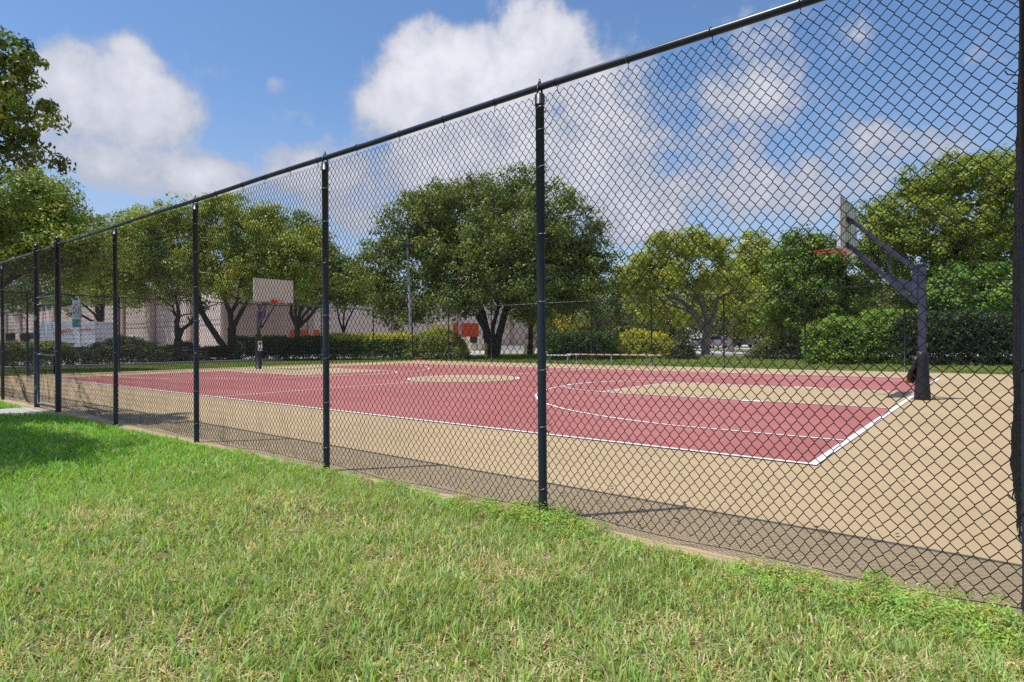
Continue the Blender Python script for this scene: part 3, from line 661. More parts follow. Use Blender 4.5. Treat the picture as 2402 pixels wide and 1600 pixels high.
# near tree whose branches enter at the upper left; casts the shade on the lawn and court
def near_tree():
    bx, by = -13.4, -.2
    t = thing('tree', 'close leafy tree reaching into the top left corner above the fence', 'tree', (bx, by, 0), group='trees on the near lawn')
    lobes = []
    for lx, ly, rx, ry, dd in ((-60,125,100,50,9),(35,180,48,40,9),(-70,240,95,60,9.2),(5,255,40,32,8.8),(50,315,38,28,9),(-30,340,52,42,9.1),(-60,400,50,36,9.3),(-130,340,90,100,9.6),(10,115,42,28,9.2),(-45,470,50,40,9.6),(-60,540,55,40,9.8)):
        X_, Y_, Z_ = at(lx, dd, ly); k = dd/FPX; lobes.append((X_, Y_, Z_, rx*k, rx*k*.9, ry*k))
    lobes += [(-13.4,.2,4.9,1.9,1.5,.9),(-11.4,.2,3.9,1.4,1.1,.55),(-10.3,.25,3.9,1.2,.9,.42),(-9.7,.55,3.7,.8,.7,.35),(-9.0,.7,3.8,.9,.7,.3),(-8.5,.1,4.0,.8,.6,.3),(-10.4,-.6,4.2,1.1,.9,.4)]
    lobes = [(a-bx, b-by, c, d, e, f) for a, b, c, d, e, f in lobes]
    mb = MB(); grow((0,0,0), [(l[0],l[1],l[2]) for l in lobes[:12]], .15, 4, mb, 2.0, split=0); mb.build('trunk', M_bark, t, smooth=True)
    n = 1500; cc_, cn_ = crown_pts(lobes, n, .3, inner=.4); ct = hsv_var((.052,.072,.010), n, .35, .15)
    C, Nr, T = clumps_to_leaves(cc_, cn_, rng.uniform(.10,.28,n), 55, ct); T = T*(1+rng.uniform(-.15,.15,(len(T),1)))
    leaf_cloud('crown', C, Nr, .095, T, M_leaf, t, .42, 'leaf')
near_tree()

def hedge(label, segs, col, leaf=.10, dens=55, top=None, topcol=None, group='hedges', cat='hedge', name='hedge', inner_dark=True, gz=-.05, rnd=.0):
    """segs: list of boxes (cx, cy, rz, lx, ly, h)"""
    cx0, cy0 = segs[0][0], segs[0][1]
    t = thing(name, label, cat, (cx0, cy0, gz), group=group); mb = MB(); Cs, Ns, Ts = [], [], []
    for (cx, cy, rz, lx, ly, h) in segs:
        area = 2*(lx*h+ly*h)+lx*ly; n = max(60, int(area*dens)); 
        face = rng.choice(5, n, p=np.array([lx*h, lx*h, ly*h, ly*h, lx*ly])/area)
        u = rng.uniform(-.5,.5,n); v_ = rng.uniform(0,1,n)**.9; P = np.zeros((n,3)); Q = np.zeros((n,3))
        for f, (nx_, ny_, nz_) in enumerate(((0,-1,0),(0,1,0),(-1,0,0),(1,0,0),(0,0,1))):
            k = face == f
            if f < 2: P[k] = np.stack([u[k]*lx, np.full(k.sum(), ny_*ly/2), v_[k]*h], 1)
            elif f < 4: P[k] = np.stack([np.full(k.sum(), nx_*lx/2), u[k]*ly, v_[k]*h], 1)
            else: P[k] = np.stack([u[k]*lx, (v_[k]-.5)*ly, np.full(k.sum(), h)], 1)
            Q[k] = (nx_, ny_, nz_)
        if rnd:
            e = np.sqrt((P[:,0]/(lx/2))**2*.85+(P[:,1]/(ly/2))**2*.85); P[:,2] *= np.clip(1-rnd*np.clip(e,0,1.3)**3, .1, 1); 
            zf = P[:,2]/h; sh = np.sqrt(np.clip(1-.75*zf**2.2,.1,1)); P[:,0] *= sh; P[:,1] *= sh
        P += (.05*h+.03)*rng.normal(size=(n,3))*np.array([1,1,.7]); P[:,2] = np.clip(P[:,2], .05, None)
        bmp = 1+.05*np.sin(P[:,0]*2.7+cx)*np.sin(P[:,2]*3+P[:,1]*2)
        P *= bmp[:,None]
        c, s = cos(rz), sin(rz); 
        W_ = np.stack([P[:,0]*c-P[:,1]*s+cx-cx0, P[:,0]*s+P[:,1]*c+cy-cy0, P[:,2]], 1); Qw = np.stack([Q[:,0]*c-Q[:,1]*s, Q[:,0]*s+Q[:,1]*c, Q[:,2]], 1)
        tn = hsv_var(col, n, .3, .15)
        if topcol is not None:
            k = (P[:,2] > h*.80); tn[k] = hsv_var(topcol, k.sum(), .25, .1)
        C, Nr, T = clumps_to_leaves(W_, Qw, rng.uniform(.08,.2,n)*(1+leaf*3), 12, tn); Cs.append(C); Ns.append(Nr); Ts.append(T)
        f_ = .78 if not rnd else .55
        M_ = Matrix.Translation((cx-cx0, cy-cy0, 0)) @ Matrix.Rotation(rz, 4, 'Z'); mb.box(-lx/2*f_, lx/2*f_, -ly/2*f_, ly/2*f_, .25*h, h*(.86 if not rnd else .6), M_)  # dark core block, stands in for the shade inside the foliage
        for q in range(max(2, int(lx/.7))):
            sx_ = -lx/2*f_+ (q+.5)*lx*f_/max(2, int(lx/.7)); mb.tube([tuple(M_ @ Vector((sx_,0,0))), tuple(M_ @ Vector((sx_+.1,.05,.4*h)))], .025, 5)
    mb.build('stems_dark_core', M_core_twig, t); leaf_cloud('foliage', np.concatenate(Cs), np.concatenate(Ns), leaf, np.concatenate(Ts), M_leaf, t, .55)
    return t
M_core_twig = mat('twigs', (.035,.038,.020), .95, var=.5, vscale=12, bump=1, bscale=20)  # dark tone for the shaded hedge core, shared by the stems
def hseg(pa, pb, d1, d2, ly, h, ext=0):
    a = Vector(at(pa, d1)); b = Vector(at(pb, d2)); c = (a+b)/2; dv = b-a; return (c.x, c.y, atan2(dv.y, dv.x), dv.length+ext, ly, h)
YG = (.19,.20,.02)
hedge('clipped hedge with a sunlit yellow green top left of the light pole', [hseg(762,948,42,41,1.6,1.62)], (.055,.085,.020), topcol=YG)  # topcol puts the sunlight on the hedge top into the leaf colour
hedge('long dark clipped hedge behind the distant hoop', [hseg(540,762,40,42,1.5,1.45)], (.030,.050,.014))
hedge('rounded sunlit bush right of the light pole', [hseg(948,1066,41,41,2.2,1.95,.2)], (.085,.105,.020), topcol=(.14,.17,.02), rnd=.35, cat='bush', name='bush')  # lighter topcol paints sunlight onto the upper leaves
hedge('dark clipped hedge behind the long pink bench', [hseg(1262,1412,38,38.5,1.4,1.62)], (.030,.055,.014))
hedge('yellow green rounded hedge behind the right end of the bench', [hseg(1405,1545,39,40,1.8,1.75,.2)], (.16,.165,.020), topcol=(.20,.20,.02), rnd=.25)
hedge('small dark bush standing alone left of the parked cars', [hseg(1552,1592,38.5,38.5,1.0,1.45)], (.035,.045,.02), rnd=.4, cat='bush', name='bush')
hedge('wide low bush with bare brown twigs right of the parked cars', [hseg(1738,1850,39,37,1.7,1.35,.2)], (.060,.070,.022), rnd=.3, cat='bush', name='bush', topcol=(.13,.14,.02))
hedge('tall bright green shrub mass behind the far fence left of the right hoop', [hseg(1858,1905,30.4,30.0,1.5,1.75), hseg(1895,1960,30.0,29.8,1.9,2.1), hseg(1950,2010,30.4,30.1,1.5,1.9), hseg(1995,2085,30.3,29.6,1.8,2.45)], (.095,.145,.022), leaf=.12, cat='shrub', name='shrub')
hedge('dark tall hedge filling the far right corner', [hseg(2085,2350,28.6,27.4,1.4,2.25,.6)], (.022,.036,.012), leaf=.12)
hedge('dark mounded bush behind the left end fence, under the three forked tree', [hseg(205,372,34,35,1.8,1.42,.2)], (.038,.050,.022), rnd=.2, cat='bush', name='bush')
hedge('low twiggy bush round the foot of the three forked tree', [hseg(372,470,38,39,1.6,1.15,.2)], (.050,.055,.030), rnd=.3, cat='bush', name='bush')
hedge('leafy hedge seen through the gate at the far left', [hseg(-20,150,33,33,1.6,1.18)], (.05,.075,.022), topcol=(.10,.12,.03))
hedge('low reddish hedge between the leaning tree and the dark bush', [hseg(470,545,41,41,1.0,.85)], (.075,.04,.025))

# ------------------------------------------------------------------ warehouse and things beyond
M_wall = mat('wall_stucco', (.72,.59,.52), .9, var=.06, vscale=.7, bump=.2, bscale=20)
M_wall2 = mat('wall_band', (.50,.36,.30), .9, var=.06, vscale=.7)
M_orange = mat('orange_door', (.62,.085,.012), .5, var=.06)
M_cream = mat('cream_dock', (.60,.53,.40), .85, var=.08)
M_yellow = mat('yellow_paint', (.70,.42,.03), .5, var=.08)
M_yel2 = mat('pale_yellow', (.62,.48,.16), .6, var=.08)
M_rgrey = mat('roof_trim', (.46,.39,.36), .7)
wh = thing('warehouse', 'long pinkish warehouse with orange roll up doors beyond the left fence', 'building', (-56, 27, -.05))
HW = 6.6
b = MB(); b.box(-110, 0, 0, 95, 0, HW); b.build('wall', M_wall, wh)
MB().box(-110.2, .2, -.2, 95.2, HW+.003, HW+.35).build('roof', M_rgrey, wh)
for q in range(13): MB().box(-8.6*q-6.6, -8.6*q-5.7, -.25, -.003, 0, HW-.01).build('pilaster', M_wall2, wh)
for q in range(9): MB().box(.003, .22, 11.2*q+9.0, 11.2*q+9.6, 0, HW-.01).build('pilaster', M_wall2, wh)
MB().box(.003, .10, .3, 8.9, 0, HW-.6).build('wall_panel', M_wall2, wh)
for z in (2.9, 3.35): MB().box(-109, -.02, -.03, -.003, z, z+.06).build('wall_joint', M_rgrey, wh)
MB().box(.003, .03, 9.7, 94, 4.9, 4.98).build('wall_joint', M_rgrey, wh)
for q, z in ((-30, 4.6), (-48, 4.6)): MB().box(q, q+.5, -.30, -.003, z, z+.35).build('wall_light', M_rgrey, wh)
for q in range(3):
    y0 = 34.0-27+q*1.18; dr = MB(); 
    dr.box(.11, .16, y0, y0+1.06, 0, 2.42)
    for k in range(8): dr.box(.165, .18, y0+.02, y0+1.04, .1+k*.29, .1+k*.29+.22)
    dr.build('roll_up_door', M_orange, wh)
dr = MB(); dr.box(.02,.08,30.4,35.6,0,3.62)
for k in range(11): dr.box(.085,.12,30.45,35.55,.15+k*.31,.15+k*.31+.25)
dr.build('roll_up_door', M_orange, wh)
dk = thing('loading_dock', 'cream loading dock wall under the large orange door', 'loading dock', (*at(1094, 76), -.05), radians(0))
D_ = MB(); D_.box(-1.6,1.4,-1.0,1.0,0,1.75)
for k in range(5): D_.box(-1.62,-1.601,-.5,.5,.2+k*.3,.32+k*.3)
D_.build('dock_wall', M_cream, dk, bevel=.02); MB().box(.2,1.1,-1.3,-1.003,1.0,1.75).build('dock_bumper', M_black, dk)
co = thing('storage_container', 'pale yellow container with a lighter lid showing above the rounded bush', 'container', (*at(1014, 70), -.05), radians(38))
MB().box(-1.25,1.25,-1,1,0,3.1).build('container_body', M_yel2, co, bevel=.02); MB().box(-1.3,1.3,-1.05,1.05,3.103,3.35).build('lid', M_cream, co, bevel=.02)
def car(name, label, px, d, rz, colr, kind='sedan', group='parked cars'):
    x, y = at(px, d); t = thing(name, label, 'car', (x, y, -.015), rz, group=group)
    mc = mat('car_paint', colr, .3, spec=.6); L_, Wd = 4.6, 1.8
    if kind == 'suv': prof = [(-2.25,.35),(-2.3,.95),(-2.2,1.25),(-1.9,1.70),(.5,1.74),(1.15,1.22),(2.15,1.02),(2.3,.75),(2.28,.35)]; gl = [(-2.08,1.20),(-1.83,1.60),(.46,1.63),(1.0,1.20)]
    else: prof = [(-2.25,.32),(-2.3,.80),(-2.2,1.0),(-1.55,1.08),(-.95,1.42),(.45,1.44),(1.15,1.02),(2.15,.85),(2.3,.65),(2.28,.32)]; gl = [(-1.45,1.05),(-.9,1.36),(.42,1.38),(1.02,1.03)]
    b = MB(); n = len(prof)
    for yy, sc_ in ((-Wd/2,1),(Wd/2,1)):
        for (a, z) in prof: b.v.append((a, yy*(1 if z < 1.1 else .86), z))
    b.f.append(tuple(range(n-1,-1,-1))); b.f.append(tuple(range(n,2*n)))
    for k in range(n): b.f.append((k, (k+1)%n, n+(k+1)%n, n+k))
    bd = b.build('body', mc, t, bevel=.04)
    for s_ in (-1, 1):
        w_ = MB(); i = len(w_.v)
        for (a, z) in gl: w_.v.append((a, s_*(Wd/2*(.87 if z > 1.15 else .94)+.012), z))
        w_.f.append((0,1,2,3) if s_ < 0 else (3,2,1,0)); w_.build('window', M_glass, bd)
    z0, z1 = (1.22, 1.64) if kind == 'suv' else (1.09, 1.38); xa, xb = (-2.22,-1.97) if kind == 'suv' else (-1.57,-1.0)
    w_ = MB(); w_.v += [(xa-.02,-.72,z0),(xa-.02,.72,z0),(xb-.03,.62,z1),(xb-.03,-.62,z1)]; w_.f.append((0,3,2,1)); w_.build('rear_window', M_glass, bd)
    for s_ in (-.72, .72): MB().box(-2.33,-2.22,s_-.13,s_+.13,.72,.92 if kind != 'suv' else 1.15).build('tail_light', M_rim, bd)
    MB().box(-2.335,-2.30,-.22,.22,.55,.66).build('number_plate', M_white, bd)
    for a in (-1.42, 1.42):
        for s_ in (-1, 1):
            o = MB().tube([(a, s_*.72, .32), (a, s_*.92, .32)], .32, 16).build('wheel', M_black, t); MB().tube([(a, s_*.921, .32), (a, s_*.935, .32)], .18, 10).build('hub', M_galv, o)
    return t
M_glass = mat('car_glass', (.02,.022,.028), .08, spec=.8)
HDG = radians(YAW+90)
car('parked_car', 'white saloon with a red tail light left of the grey tree trunk', 1604, 88, HDG-.5, (.72,.73,.75))
car('parked_suv', 'silver sport utility car with dark windows right of the grey tree trunk', 1651, 84, HDG-.45, (.52,.47,.52), 'suv')
car('parked_car', 'far white car low behind the verge, farthest right of the parked cars', 1712, 100, HDG-1.4, (.75,.75,.75))
car('parked_car', 'red car glimpsed through the hedge behind the bench', 1418, 66, HDG-1.4, (.45,.03,.03))
car('parked_suv', 'dark car whose roof shows above the dark hedge', 1325, 47.5, HDG-1.5, (.03,.03,.04), 'suv')
# moving truck
tk = thing('box_truck', 'white box truck with orange lettering behind the left end fence', 'truck', (*at(192, 54), -.02), radians(YAW-6))
MB().box(-3.4, 2.1, -1.15, 1.15, .75, 3.05).build('cargo_box', mat('truck_white', (.66,.70,.76), .5, var=.04), tk, bevel=.03)
cb = MB(); cb.prism([(-5.3,-1.05),(-3.45,-1.05),(-3.45,1.05),(-5.3,1.05)], .5, 1.5); cb.prism([(-4.5,-1.0),(-3.45,-1.0),(-3.45,1.0),(-4.5,1.0)], 1.503, 2.25); cab = cb.build('cab', M_white, tk, bevel=.06)
MB().box(-4.35,-3.75,-1.012,-1.004,1.6,2.1).build('window', M_glass, cab); MB().box(-3.3,2.0,-.5,.5,.45,.74).build('chassis', M_black, tk)
for a in (-4.3, 1.0):
    for s_ in (-1, 1): MB().tube([(a,s_*.8,.42),(a,s_*1.08,.42)], .42, 16).build('wheel', M_black, tk)
def text(body, size, m, parent, loc, rot, name='lettering'):
    cu = bpy.data.curves.new('t', 'FONT'); cu.body = body; cu.size = size; cu.extrude = .008; cu.offset = .012*size; cu.align_x = 'CENTER'
    to = bpy.data.objects.new('t', cu); COL.objects.link(to); dg = bpy.context.evaluated_depsgraph_get(); dg.update()
    me = bpy.data.meshes.new_from_object(to.evaluated_get(dg)); bpy.data.objects.remove(to); me.name = name
    o = link(name, me, m, parent); o.location = loc; o.rotation_euler = rot; return o
M_let = mat('orange_letters', (.70,.16,.02), .5)
text('U-HAUL', .50, M_let, tk, (-.95,-1.163,2.05), (pi/2, radians(-9), 0)); text('U-HAUL', .36, M_let, tk, (1.1,-1.163,2.28), (pi/2, 0, 0))
# banner
M_ban = mat('banner_cloth', (.58,.63,.68), .8); M_teal = mat('banner_teal', (.08,.26,.29), .8); M_mar = mat('banner_ring', (.22,.10,.13), .8)
bnr = thing('street_banner', 'tall narrow banner with an oval emblem and teal foot on a thin pole', 'banner', (*at(185.5, 44), -.03), radians(YAW))
MB().tube([(0,0,0),(0,0,4.45)], .05, 10).build('pole', M_galv, bnr, smooth=True)
cloth = MB().box(-.58,-.06,-.012,.012,2.95,4.35).build('cloth', M_ban, bnr); MB().box(-.58,-.06,-.012,.012,2.35,2.947).build('cloth_foot', M_teal, bnr)
e = MB(); e.tube([(-.32+.20*cos(a), -.018, 3.60+.42*sin(a)) for a in np.linspace(0,2*pi,25)], .018, 5, cap=False); e.build('emblem_ring', M_mar, cloth)
e = MB(); e.v += [(-.42,-.018,3.36),(-.32,-.018,3.82),(-.22,-.018,3.36),(-.28,-.018,3.36),(-.32,-.018,3.52),(-.36,-.018,3.36)]; e.f += [(0,5,4,1),(1,4,3,2)]; e.build('emblem', M_teal, cloth)
for z in (2.36, 4.34): MB().tube([(-.6,0,z),(0,0,z)], .014, 6).build('bracket', M_galv, bnr)

# light pole at the far corner
lp = thing('light_pole', 'tapered grey light pole with a dark blue lamp head behind the far corner post', 'light pole', (*at(946, 41), -.05))
MB().tube([(0,0,0),(-.03,-.02,2.2),(-.12,-.06,4.6),(-.23,-.12,7.6)], [.14,.125,.105,.075], 12).build('pole', mat('pole_grey', (.36,.36,.39), .6, var=.1), lp, smooth=True)
hd = MB(); Mh = Matrix.Translation((-.23,-.12,7.72)) @ Matrix.Rotation(radians(YAW), 4, 'Z') @ Matrix.Rotation(radians(4), 4, 'Y')
hd.box(-.36,.36,-.22,.22,-.13,.10, Mh); hd.box(-.34,.34,-.26,-.221,-.10,.08, Mh); hd.build('lamp_head', mat('lamp_blue', (.012,.018,.09), .4), lp, bevel=.02)
MB().box(-.30,.30,-.16,.16,-.15,-.133, Mh).build('lens', M_glass, lp)
# bollard, pillar, wall, posts
bo = thing('bollard', 'yellow bollard at the foot of the big oak', 'bollard', (*at(1117, 42.5), -.03))
MB().tube([(0,0,0),(0,0,1.02),(0,0,1.08),(0,0,1.11)], [.095,.095,.07,.02], 14).build('bollard_post', M_yellow, bo, smooth=True)
M_pink = mat('pillar_pink', (.62,.40,.44), .8, var=.08); M_pinkd = mat('pillar_panel', (.55,.20,.25), .8)
pl = thing('gate_pillar', 'pink and beige pillar with a rounded top behind a dark trunk', 'pillar', (*at(1217, 55), -.03), radians(YAW))
MB().box(-.50,.50,-.25,.25,0,1.25).build('pillar_base', M_cream, pl, bevel=.02)
q = MB(); q.tube([(0,-.24,1.55),(0,.24,1.55)], .48, 20); q.box(-.48,.48,-.24,.24,1.253,1.55); q.build('pillar_head', M_pink, pl); MB().box(.10,.42,-.262,-.251,1.3,1.85).build('panel', M_pinkd, pl)
lw_ = thing('low_wall', 'low white wall on the pavement right of the oak trunk', 'wall', (*at(1168, 60), -.02), radians(YAW))
MB().box(-1.5,1.5,-.15,.15,0,.68).build('wall_face', M_white, lw_, bevel=.02); MB().box(-1.55,1.55,-.18,.18,.683,.75).build('coping', M_conc, lw_, bevel=.01)
rk = thing('kerb_block', 'small red topped white kerb block beside the light pole', 'kerb block', (*at(962, 38.5), -.04), radians(YAW))
MB().box(-.24,.24,-.12,.12,0,.06).build('block_base', M_white, rk); MB().box(-.22,.22,-.11,.11,.063,.20).build('block_top', M_orange, rk, bevel=.02)
for k, (px, lab) in enumerate(((24, 'dark square pillar at the far left edge, nearer the corner of the picture'), (58, 'dark square pillar just left of the gate posts'))):
    g_ = thing('gate_pillar', lab, 'pillar', (*at(px, 52), -.03), radians(YAW), group='dark pillars behind the left hedge')
    MB().box(-.22,.22,-.22,.22,0,2.1).build('pillar_shaft', M_blk2 if k else mat('pillar_dark', (.05,.05,.07), .8), g_, bevel=.01) if False else MB().box(-.24,.24,-.24,.24,0,2.05).build('pillar_shaft', M_pad, g_, bevel=.01)
    MB().box(-.30,.30,-.30,.30,2.053,2.15).build('pillar_cap', M_conc, g_, bevel=.01)
lm = thing('pillar_lamp', 'small white capped pillar above the mounded bush', 'pillar', (*at(300, 46), -.03), radians(YAW))
MB().box(-.24,.24,-.24,.24,0,1.55).build('pillar_shaft', M_wall, lm); q = MB(); q.box(-.34,.34,-.34,.34,1.553,1.63); q.tube([(0,0,1.63),(0,0,1.80)], [.42,.10], 4); q.build('pillar_cap', M_white, lm)
tr = thing('utility_trailer', 'low black trailer parked between the hedges in front of the white truck', 'trailer', (*at(186, 41), -.02), radians(YAW-4))
MB().box(-.72,.72,-.5,.5,.30,.36).box(-.72,.72,-.5,-.45,.363,.95).box(-.72,.72,.45,.5,.363,.95).box(-.72,-.67,-.449,.449,.363,.95).box(.67,.72,-.449,.449,.363,.95).build('bed', M_pad, tr)
for s_ in (-1, 1): MB().tube([(0,s_*.52,.28),(0,s_*.66,.28)], .28, 14).build('wheel', M_black, tr)
# ------------------------------------------------------------------ grass
def blades(name, X, Y, Z, Hh, Wd, tint, m, lean=.45, kind_label=None):
    n = len(X); a = rng.uniform(0, 2*pi, n); ln_ = Hh*rng.uniform(.1, 1, n)*lean*2; dx, dy = np.cos(a)*ln_, np.sin(a)*ln_
    b = a + pi/2 + rng.normal(0, .5, n); wx, wy = np.cos(b)*Wd/2, np.sin(b)*Wd/2
    P = np.stack([X, Y, Z], 1); up = np.stack([dx*.35, dy*.35, Hh*.6], 1); tip = np.stack([dx, dy, Hh*rng.uniform(.75,1,n)], 1); w = np.stack([wx, wy, 0*wx], 1)
    V = np.stack([P-w, P+w, P+up+w*.85, P+up-w*.85, P+tip], 1).reshape(-1, 3)
    i = np.arange(n)*5; lo = np.stack([i, i+1, i+2, i+3, i+3, i+2, i+4], 1).ravel(); st = np.stack([np.arange(n)*7, np.arange(n)*7+4], 1).ravel(); tt_ = np.tile([4,3], n)
    k = rng.uniform(.75, 1.0, n); T = np.repeat(tint, 5, axis=0)
    return fast_mesh(name, V, lo, st, tt_, m, None, T)
def fbm(x, y, s, seed):
    r = np.random.default_rng(seed); o = 0
    for k in range(6):
        th = r.uniform(0, 6.28); f = 1.7**k/s; p = r.uniform(0, 6.28); o = o + np.sin((x*cos(th)+y*sin(th))*f*6.28+p+1.3*np.sin((y*cos(th)-x*sin(th))*f*4+p*2))/1.45**k
    return o/2.2
def scatter(dmin, dmax, dens, hh, ww):
    A_ = (dmax**2-dmin**2)*.84*1.25; n = int(A_*dens); d = np.sqrt(rng.uniform(dmin**2, dmax**2, n)); r = rng.uniform(-1.05, 1.05, n)*d
    X = r*CY-d*SY; Y = r*SY+d*CY
    edge = 3.285 + .035*fbm(X, Y*0, 1.3, 31) + .05*fbm(X, Y*0, 4.5, 32)
    k = (Y < edge) & ~((X < -12.68) & (X > -14.32))
    X, Y = X[k], Y[k]; return X, Y, hh, ww
Xs, Ys, Hs, Ws = [], [], [], []
for (a_, b_, dn_, hh, ww) in ((1.6,3.2,6800,.064,.0066),(3.2,5,4700,.066,.0078),(5,8,2800,.074,.0105),(8,12,1500,.072,.013),(12,20,800,.08,.018)):
    X, Y, hh, ww = scatter(a_, b_, dn_, hh, ww); Xs.append(X); Ys.append(Y); Hs.append(np.full(len(X), hh)); Ws.append(np.full(len(X), ww))
X = np.concatenate(Xs); Y = np.concatenate(Ys); Hh = np.concatenate(Hs); Wd = np.concatenate(Ws); n = len(X)
dist = np.hypot(X, Y)
patch = fbm(X, Y, 1.1, 41)*.5 + fbm(X, Y, .35, 42)*.35
drych = sum(w_*np.exp(-((X-a_)/r1)**2-((Y-b_)/r2)**2) for a_, b_, r1, r2, w_ in ((-3.8,2.35,.8,.35,1.0),(-4.6,1.5,.8,.4,.8),(-2.7,.9,.7,.3,.7),(-2.2,2.4,.6,.35,.7),(-.4,2.3,.5,.4,.6),(-1.6,1.6,.5,.3,.4)))*(.75+.5*fbm(X, Y, .5, 71))
dry = np.clip(.40 + .62*drych + .42*patch - .30*np.clip((-X-4.2)/3, 0, 1) + .06*np.clip((X+3)/2,0,1), 0, 1)
u = rng.random(n)
straw = u < np.clip(dry-.12,0,1)*.85
tint = hsv_var((.31,.47,.11), n, .38, .16)
lush = np.clip((-X-3.6)/3.5, 0, 1)[:, None]; tint = tint*(1-lush) + hsv_var((.20,.50,.030), n, .3, .12)*lush
olive = (rng.random(n) < .35) & ~straw; tint[olive] = hsv_var((.37,.47,.17), olive.sum(), .25, .1)
tint[straw] = hsv_var((.78,.68,.42), straw.sum(), .3, .08)
H_ = Hh*rng.uniform(.45, 1.35, n)*np.where(straw, .6, 1.0)*(1+.35*np.clip(fbm(X, Y, .28, 44), -1, 1)); longb = rng.random(n) < .02; H_[longb] *= 1.5
H_ *= np.clip((3.5-Y)/.4, .5, 1)
g_ = blades('grass', X, Y, lawn_h(X, Y)-.008, H_, Wd*rng.uniform(.6,1.3,n), tint, M_blade, .55)
tag(g_, 'uneven green and straw coloured turf of the near lawn', 'grass', kind='stuff')
print('blades', n)
# thatch: flat dead blades lying on the soil
n = 110000; d = np.sqrt(rng.uniform(1.6**2, 7.5**2, n)); r = rng.uniform(-1, 1, n)*d; X = r*CY-d*SY; Y = r*SY+d*CY; k = Y < 3.22; X, Y = X[k], Y[k]; n = len(X)
a = rng.uniform(0, 2*pi, n); l_ = rng.uniform(.02,.05,n); w_ = rng.uniform(.0022,.004,n); c, s = np.cos(a), np.sin(a); z = lawn_h(X, Y)+rng.uniform(.0,.018,n); dz = rng.uniform(-.3,.3,n)*l_
V = np.stack([np.stack([X-c*l_+s*w_, Y-s*l_-c*w_, z-dz],1), np.stack([X+c*l_+s*w_*.3, Y+s*l_-c*w_*.3, z+dz],1), np.stack([X+c*l_-s*w_*.3, Y+s*l_+c*w_*.3, z+dz],1), np.stack([X-c*l_-s*w_, Y-s*l_+c*w_, z-dz],1)],1).reshape(-1,3)
tg = np.where(fbm(X, Y, .9, 51)[:,None] > .1, hsv_var((.60,.50,.30), n, .35, .08), hsv_var((.28,.28,.10), n, .35, .1))
tag(quads_mesh('thatch', V, n, M_blade, None, np.repeat(tg, 4, axis=0)), 'dead straw lying between the blades of the near lawn', 'thatch', kind='stuff')
# creeping weeds along the foot of the near fence
cl_ = []
for (x0, x1, y0, y1, nn_, hh) in ((-3.1,-1.9,3.02,3.32,120,.07), (-2.65,-2.15,3.12,3.42,70,.11), (-1.85,-1.25,3.0,3.2,30,.04), (-1.05,.35,2.86,3.26,190,.075), (-.5,.35,3.0,3.42,80,.09), (-6.5,-3.2,3.12,3.3,110,.05)):
    for k in range(nn_):
        x_ = random.uniform(x0, x1); y_ = random.uniform(y0, y1); cl_.append((x_, y_, hh*random.uniform(.3,1)))
cl_ = np.array(cl_); C0 = np.stack([cl_[:,0], cl_[:,1], cl_[:,2]*.5+.01], 1); ct = hsv_var((.12,.18,.035), len(C0), .3, .15); ct[rng.random(len(C0)) < .18] = (.16,.13,.05)
C, Nr, T = clumps_to_leaves(C0, np.tile([0,0,1.], (len(C0),1)), .03+cl_[:,2]*.5, 95, ct, .8); C[:,2] = np.clip(C[:,2], .0, None)
tag(leaf_cloud('weeds', C, Nr*.4+np.array([0,0,.8]), .017, T, M_leaf, None, .42), 'low feathery weeds creeping along the foot of the near fence', 'weeds', kind='stuff')
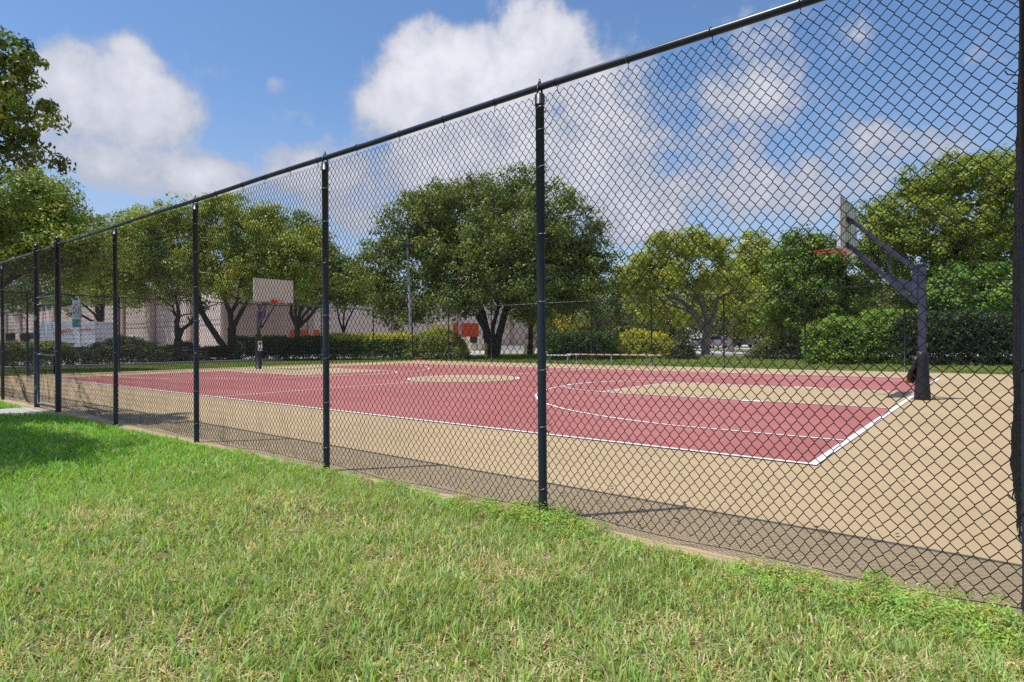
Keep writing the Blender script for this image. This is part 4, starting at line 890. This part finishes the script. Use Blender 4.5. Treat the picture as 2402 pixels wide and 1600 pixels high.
# coarse turf strips beyond the court
def strip(pts_fn, n, hh, ww, base):
    X, Y = pts_fn(n); t_ = hsv_var(base, len(X), .3, .15)*2.3; dr = fbm(X, Y, 5, 61) > .15; t_[dr] = hsv_var((.30,.31,.09), dr.sum(), .2, .1); return X, Y, np.full(len(X), hh), np.full(len(X), ww), t_
def far_strip(n): X = rng.uniform(-36, 3, n); Y = 25.75+rng.uniform(0,1,n)**1.4*18.5; k = ~((X < -28.6) & (Y < 25)); return X[k], Y[k]
def left_strip(n): X = -28.0-rng.uniform(0,1,n)**1.1*8.4; Y = rng.uniform(2, 28, n); return X, Y
res = [strip(far_strip, 70000, .10, .028, (.075,.125,.022)), strip(left_strip, 52000, .10, .028, (.085,.145,.022))]
X, Y, Hh, Wd, T = [np.concatenate([r_[k] for r_ in res]) for k in range(5)]
Hh = Hh*rng.uniform(.5,1.3,len(X))*np.clip(.5+(Y-26)/14, .5, 1)
tag(blades('grass', X, Y, np.full(len(X), -.06), Hh, Wd, T, M_blade, .5), 'coarse mown turf between the far fences and the hedges', 'grass', kind='stuff')
# wind-blown litter on the court
n = 260; X = rng.uniform(-26, .2, n); Y = np.where(rng.random(n) < .5, 3.4+rng.exponential(.7, n), rng.uniform(3.4, 25, n)); a = rng.uniform(0, 6.28, n); l_ = rng.uniform(.012,.035,n); w_ = l_*.35; c, s = np.cos(a), np.sin(a); z = np.full(n, .018); dz = rng.uniform(-.006,.010,n)
V = np.stack([np.stack([X-c*l_, Y-s*l_, z],1), np.stack([X+s*w_, Y-c*w_, z+abs(dz)],1), np.stack([X+c*l_, Y+s*l_, z],1), np.stack([X-s*w_, Y+c*w_, z+abs(dz)*.5],1)],1).reshape(-1,3)
tag(quads_mesh('leaf_litter', V, n, M_leaf, None, np.repeat(hsv_var((.13,.085,.03), n, .5, .2), 4, axis=0)), 'tiny dry leaves blown over the court', 'leaf litter', kind='stuff')
# a dead leaf on the lawn
dl = MB(); dl.v += [(-.03,0,0),(0,.016,.006),(.034,0,.012),(0,-.016,.004)]; dl.f += [(0,1,2,3)]
o = dl.build('dead_leaf', mat('dead_leaf', (.25,.07,.03), .7)); o.location = (*at(80, 2.75), .075); o.rotation_euler = (.4,.3,.8); sd = o.modifiers.new('t', 'SOLIDIFY'); sd.thickness = .0015
tag(o, 'single fallen reddish brown leaf on the grass at the lower left', 'leaf')
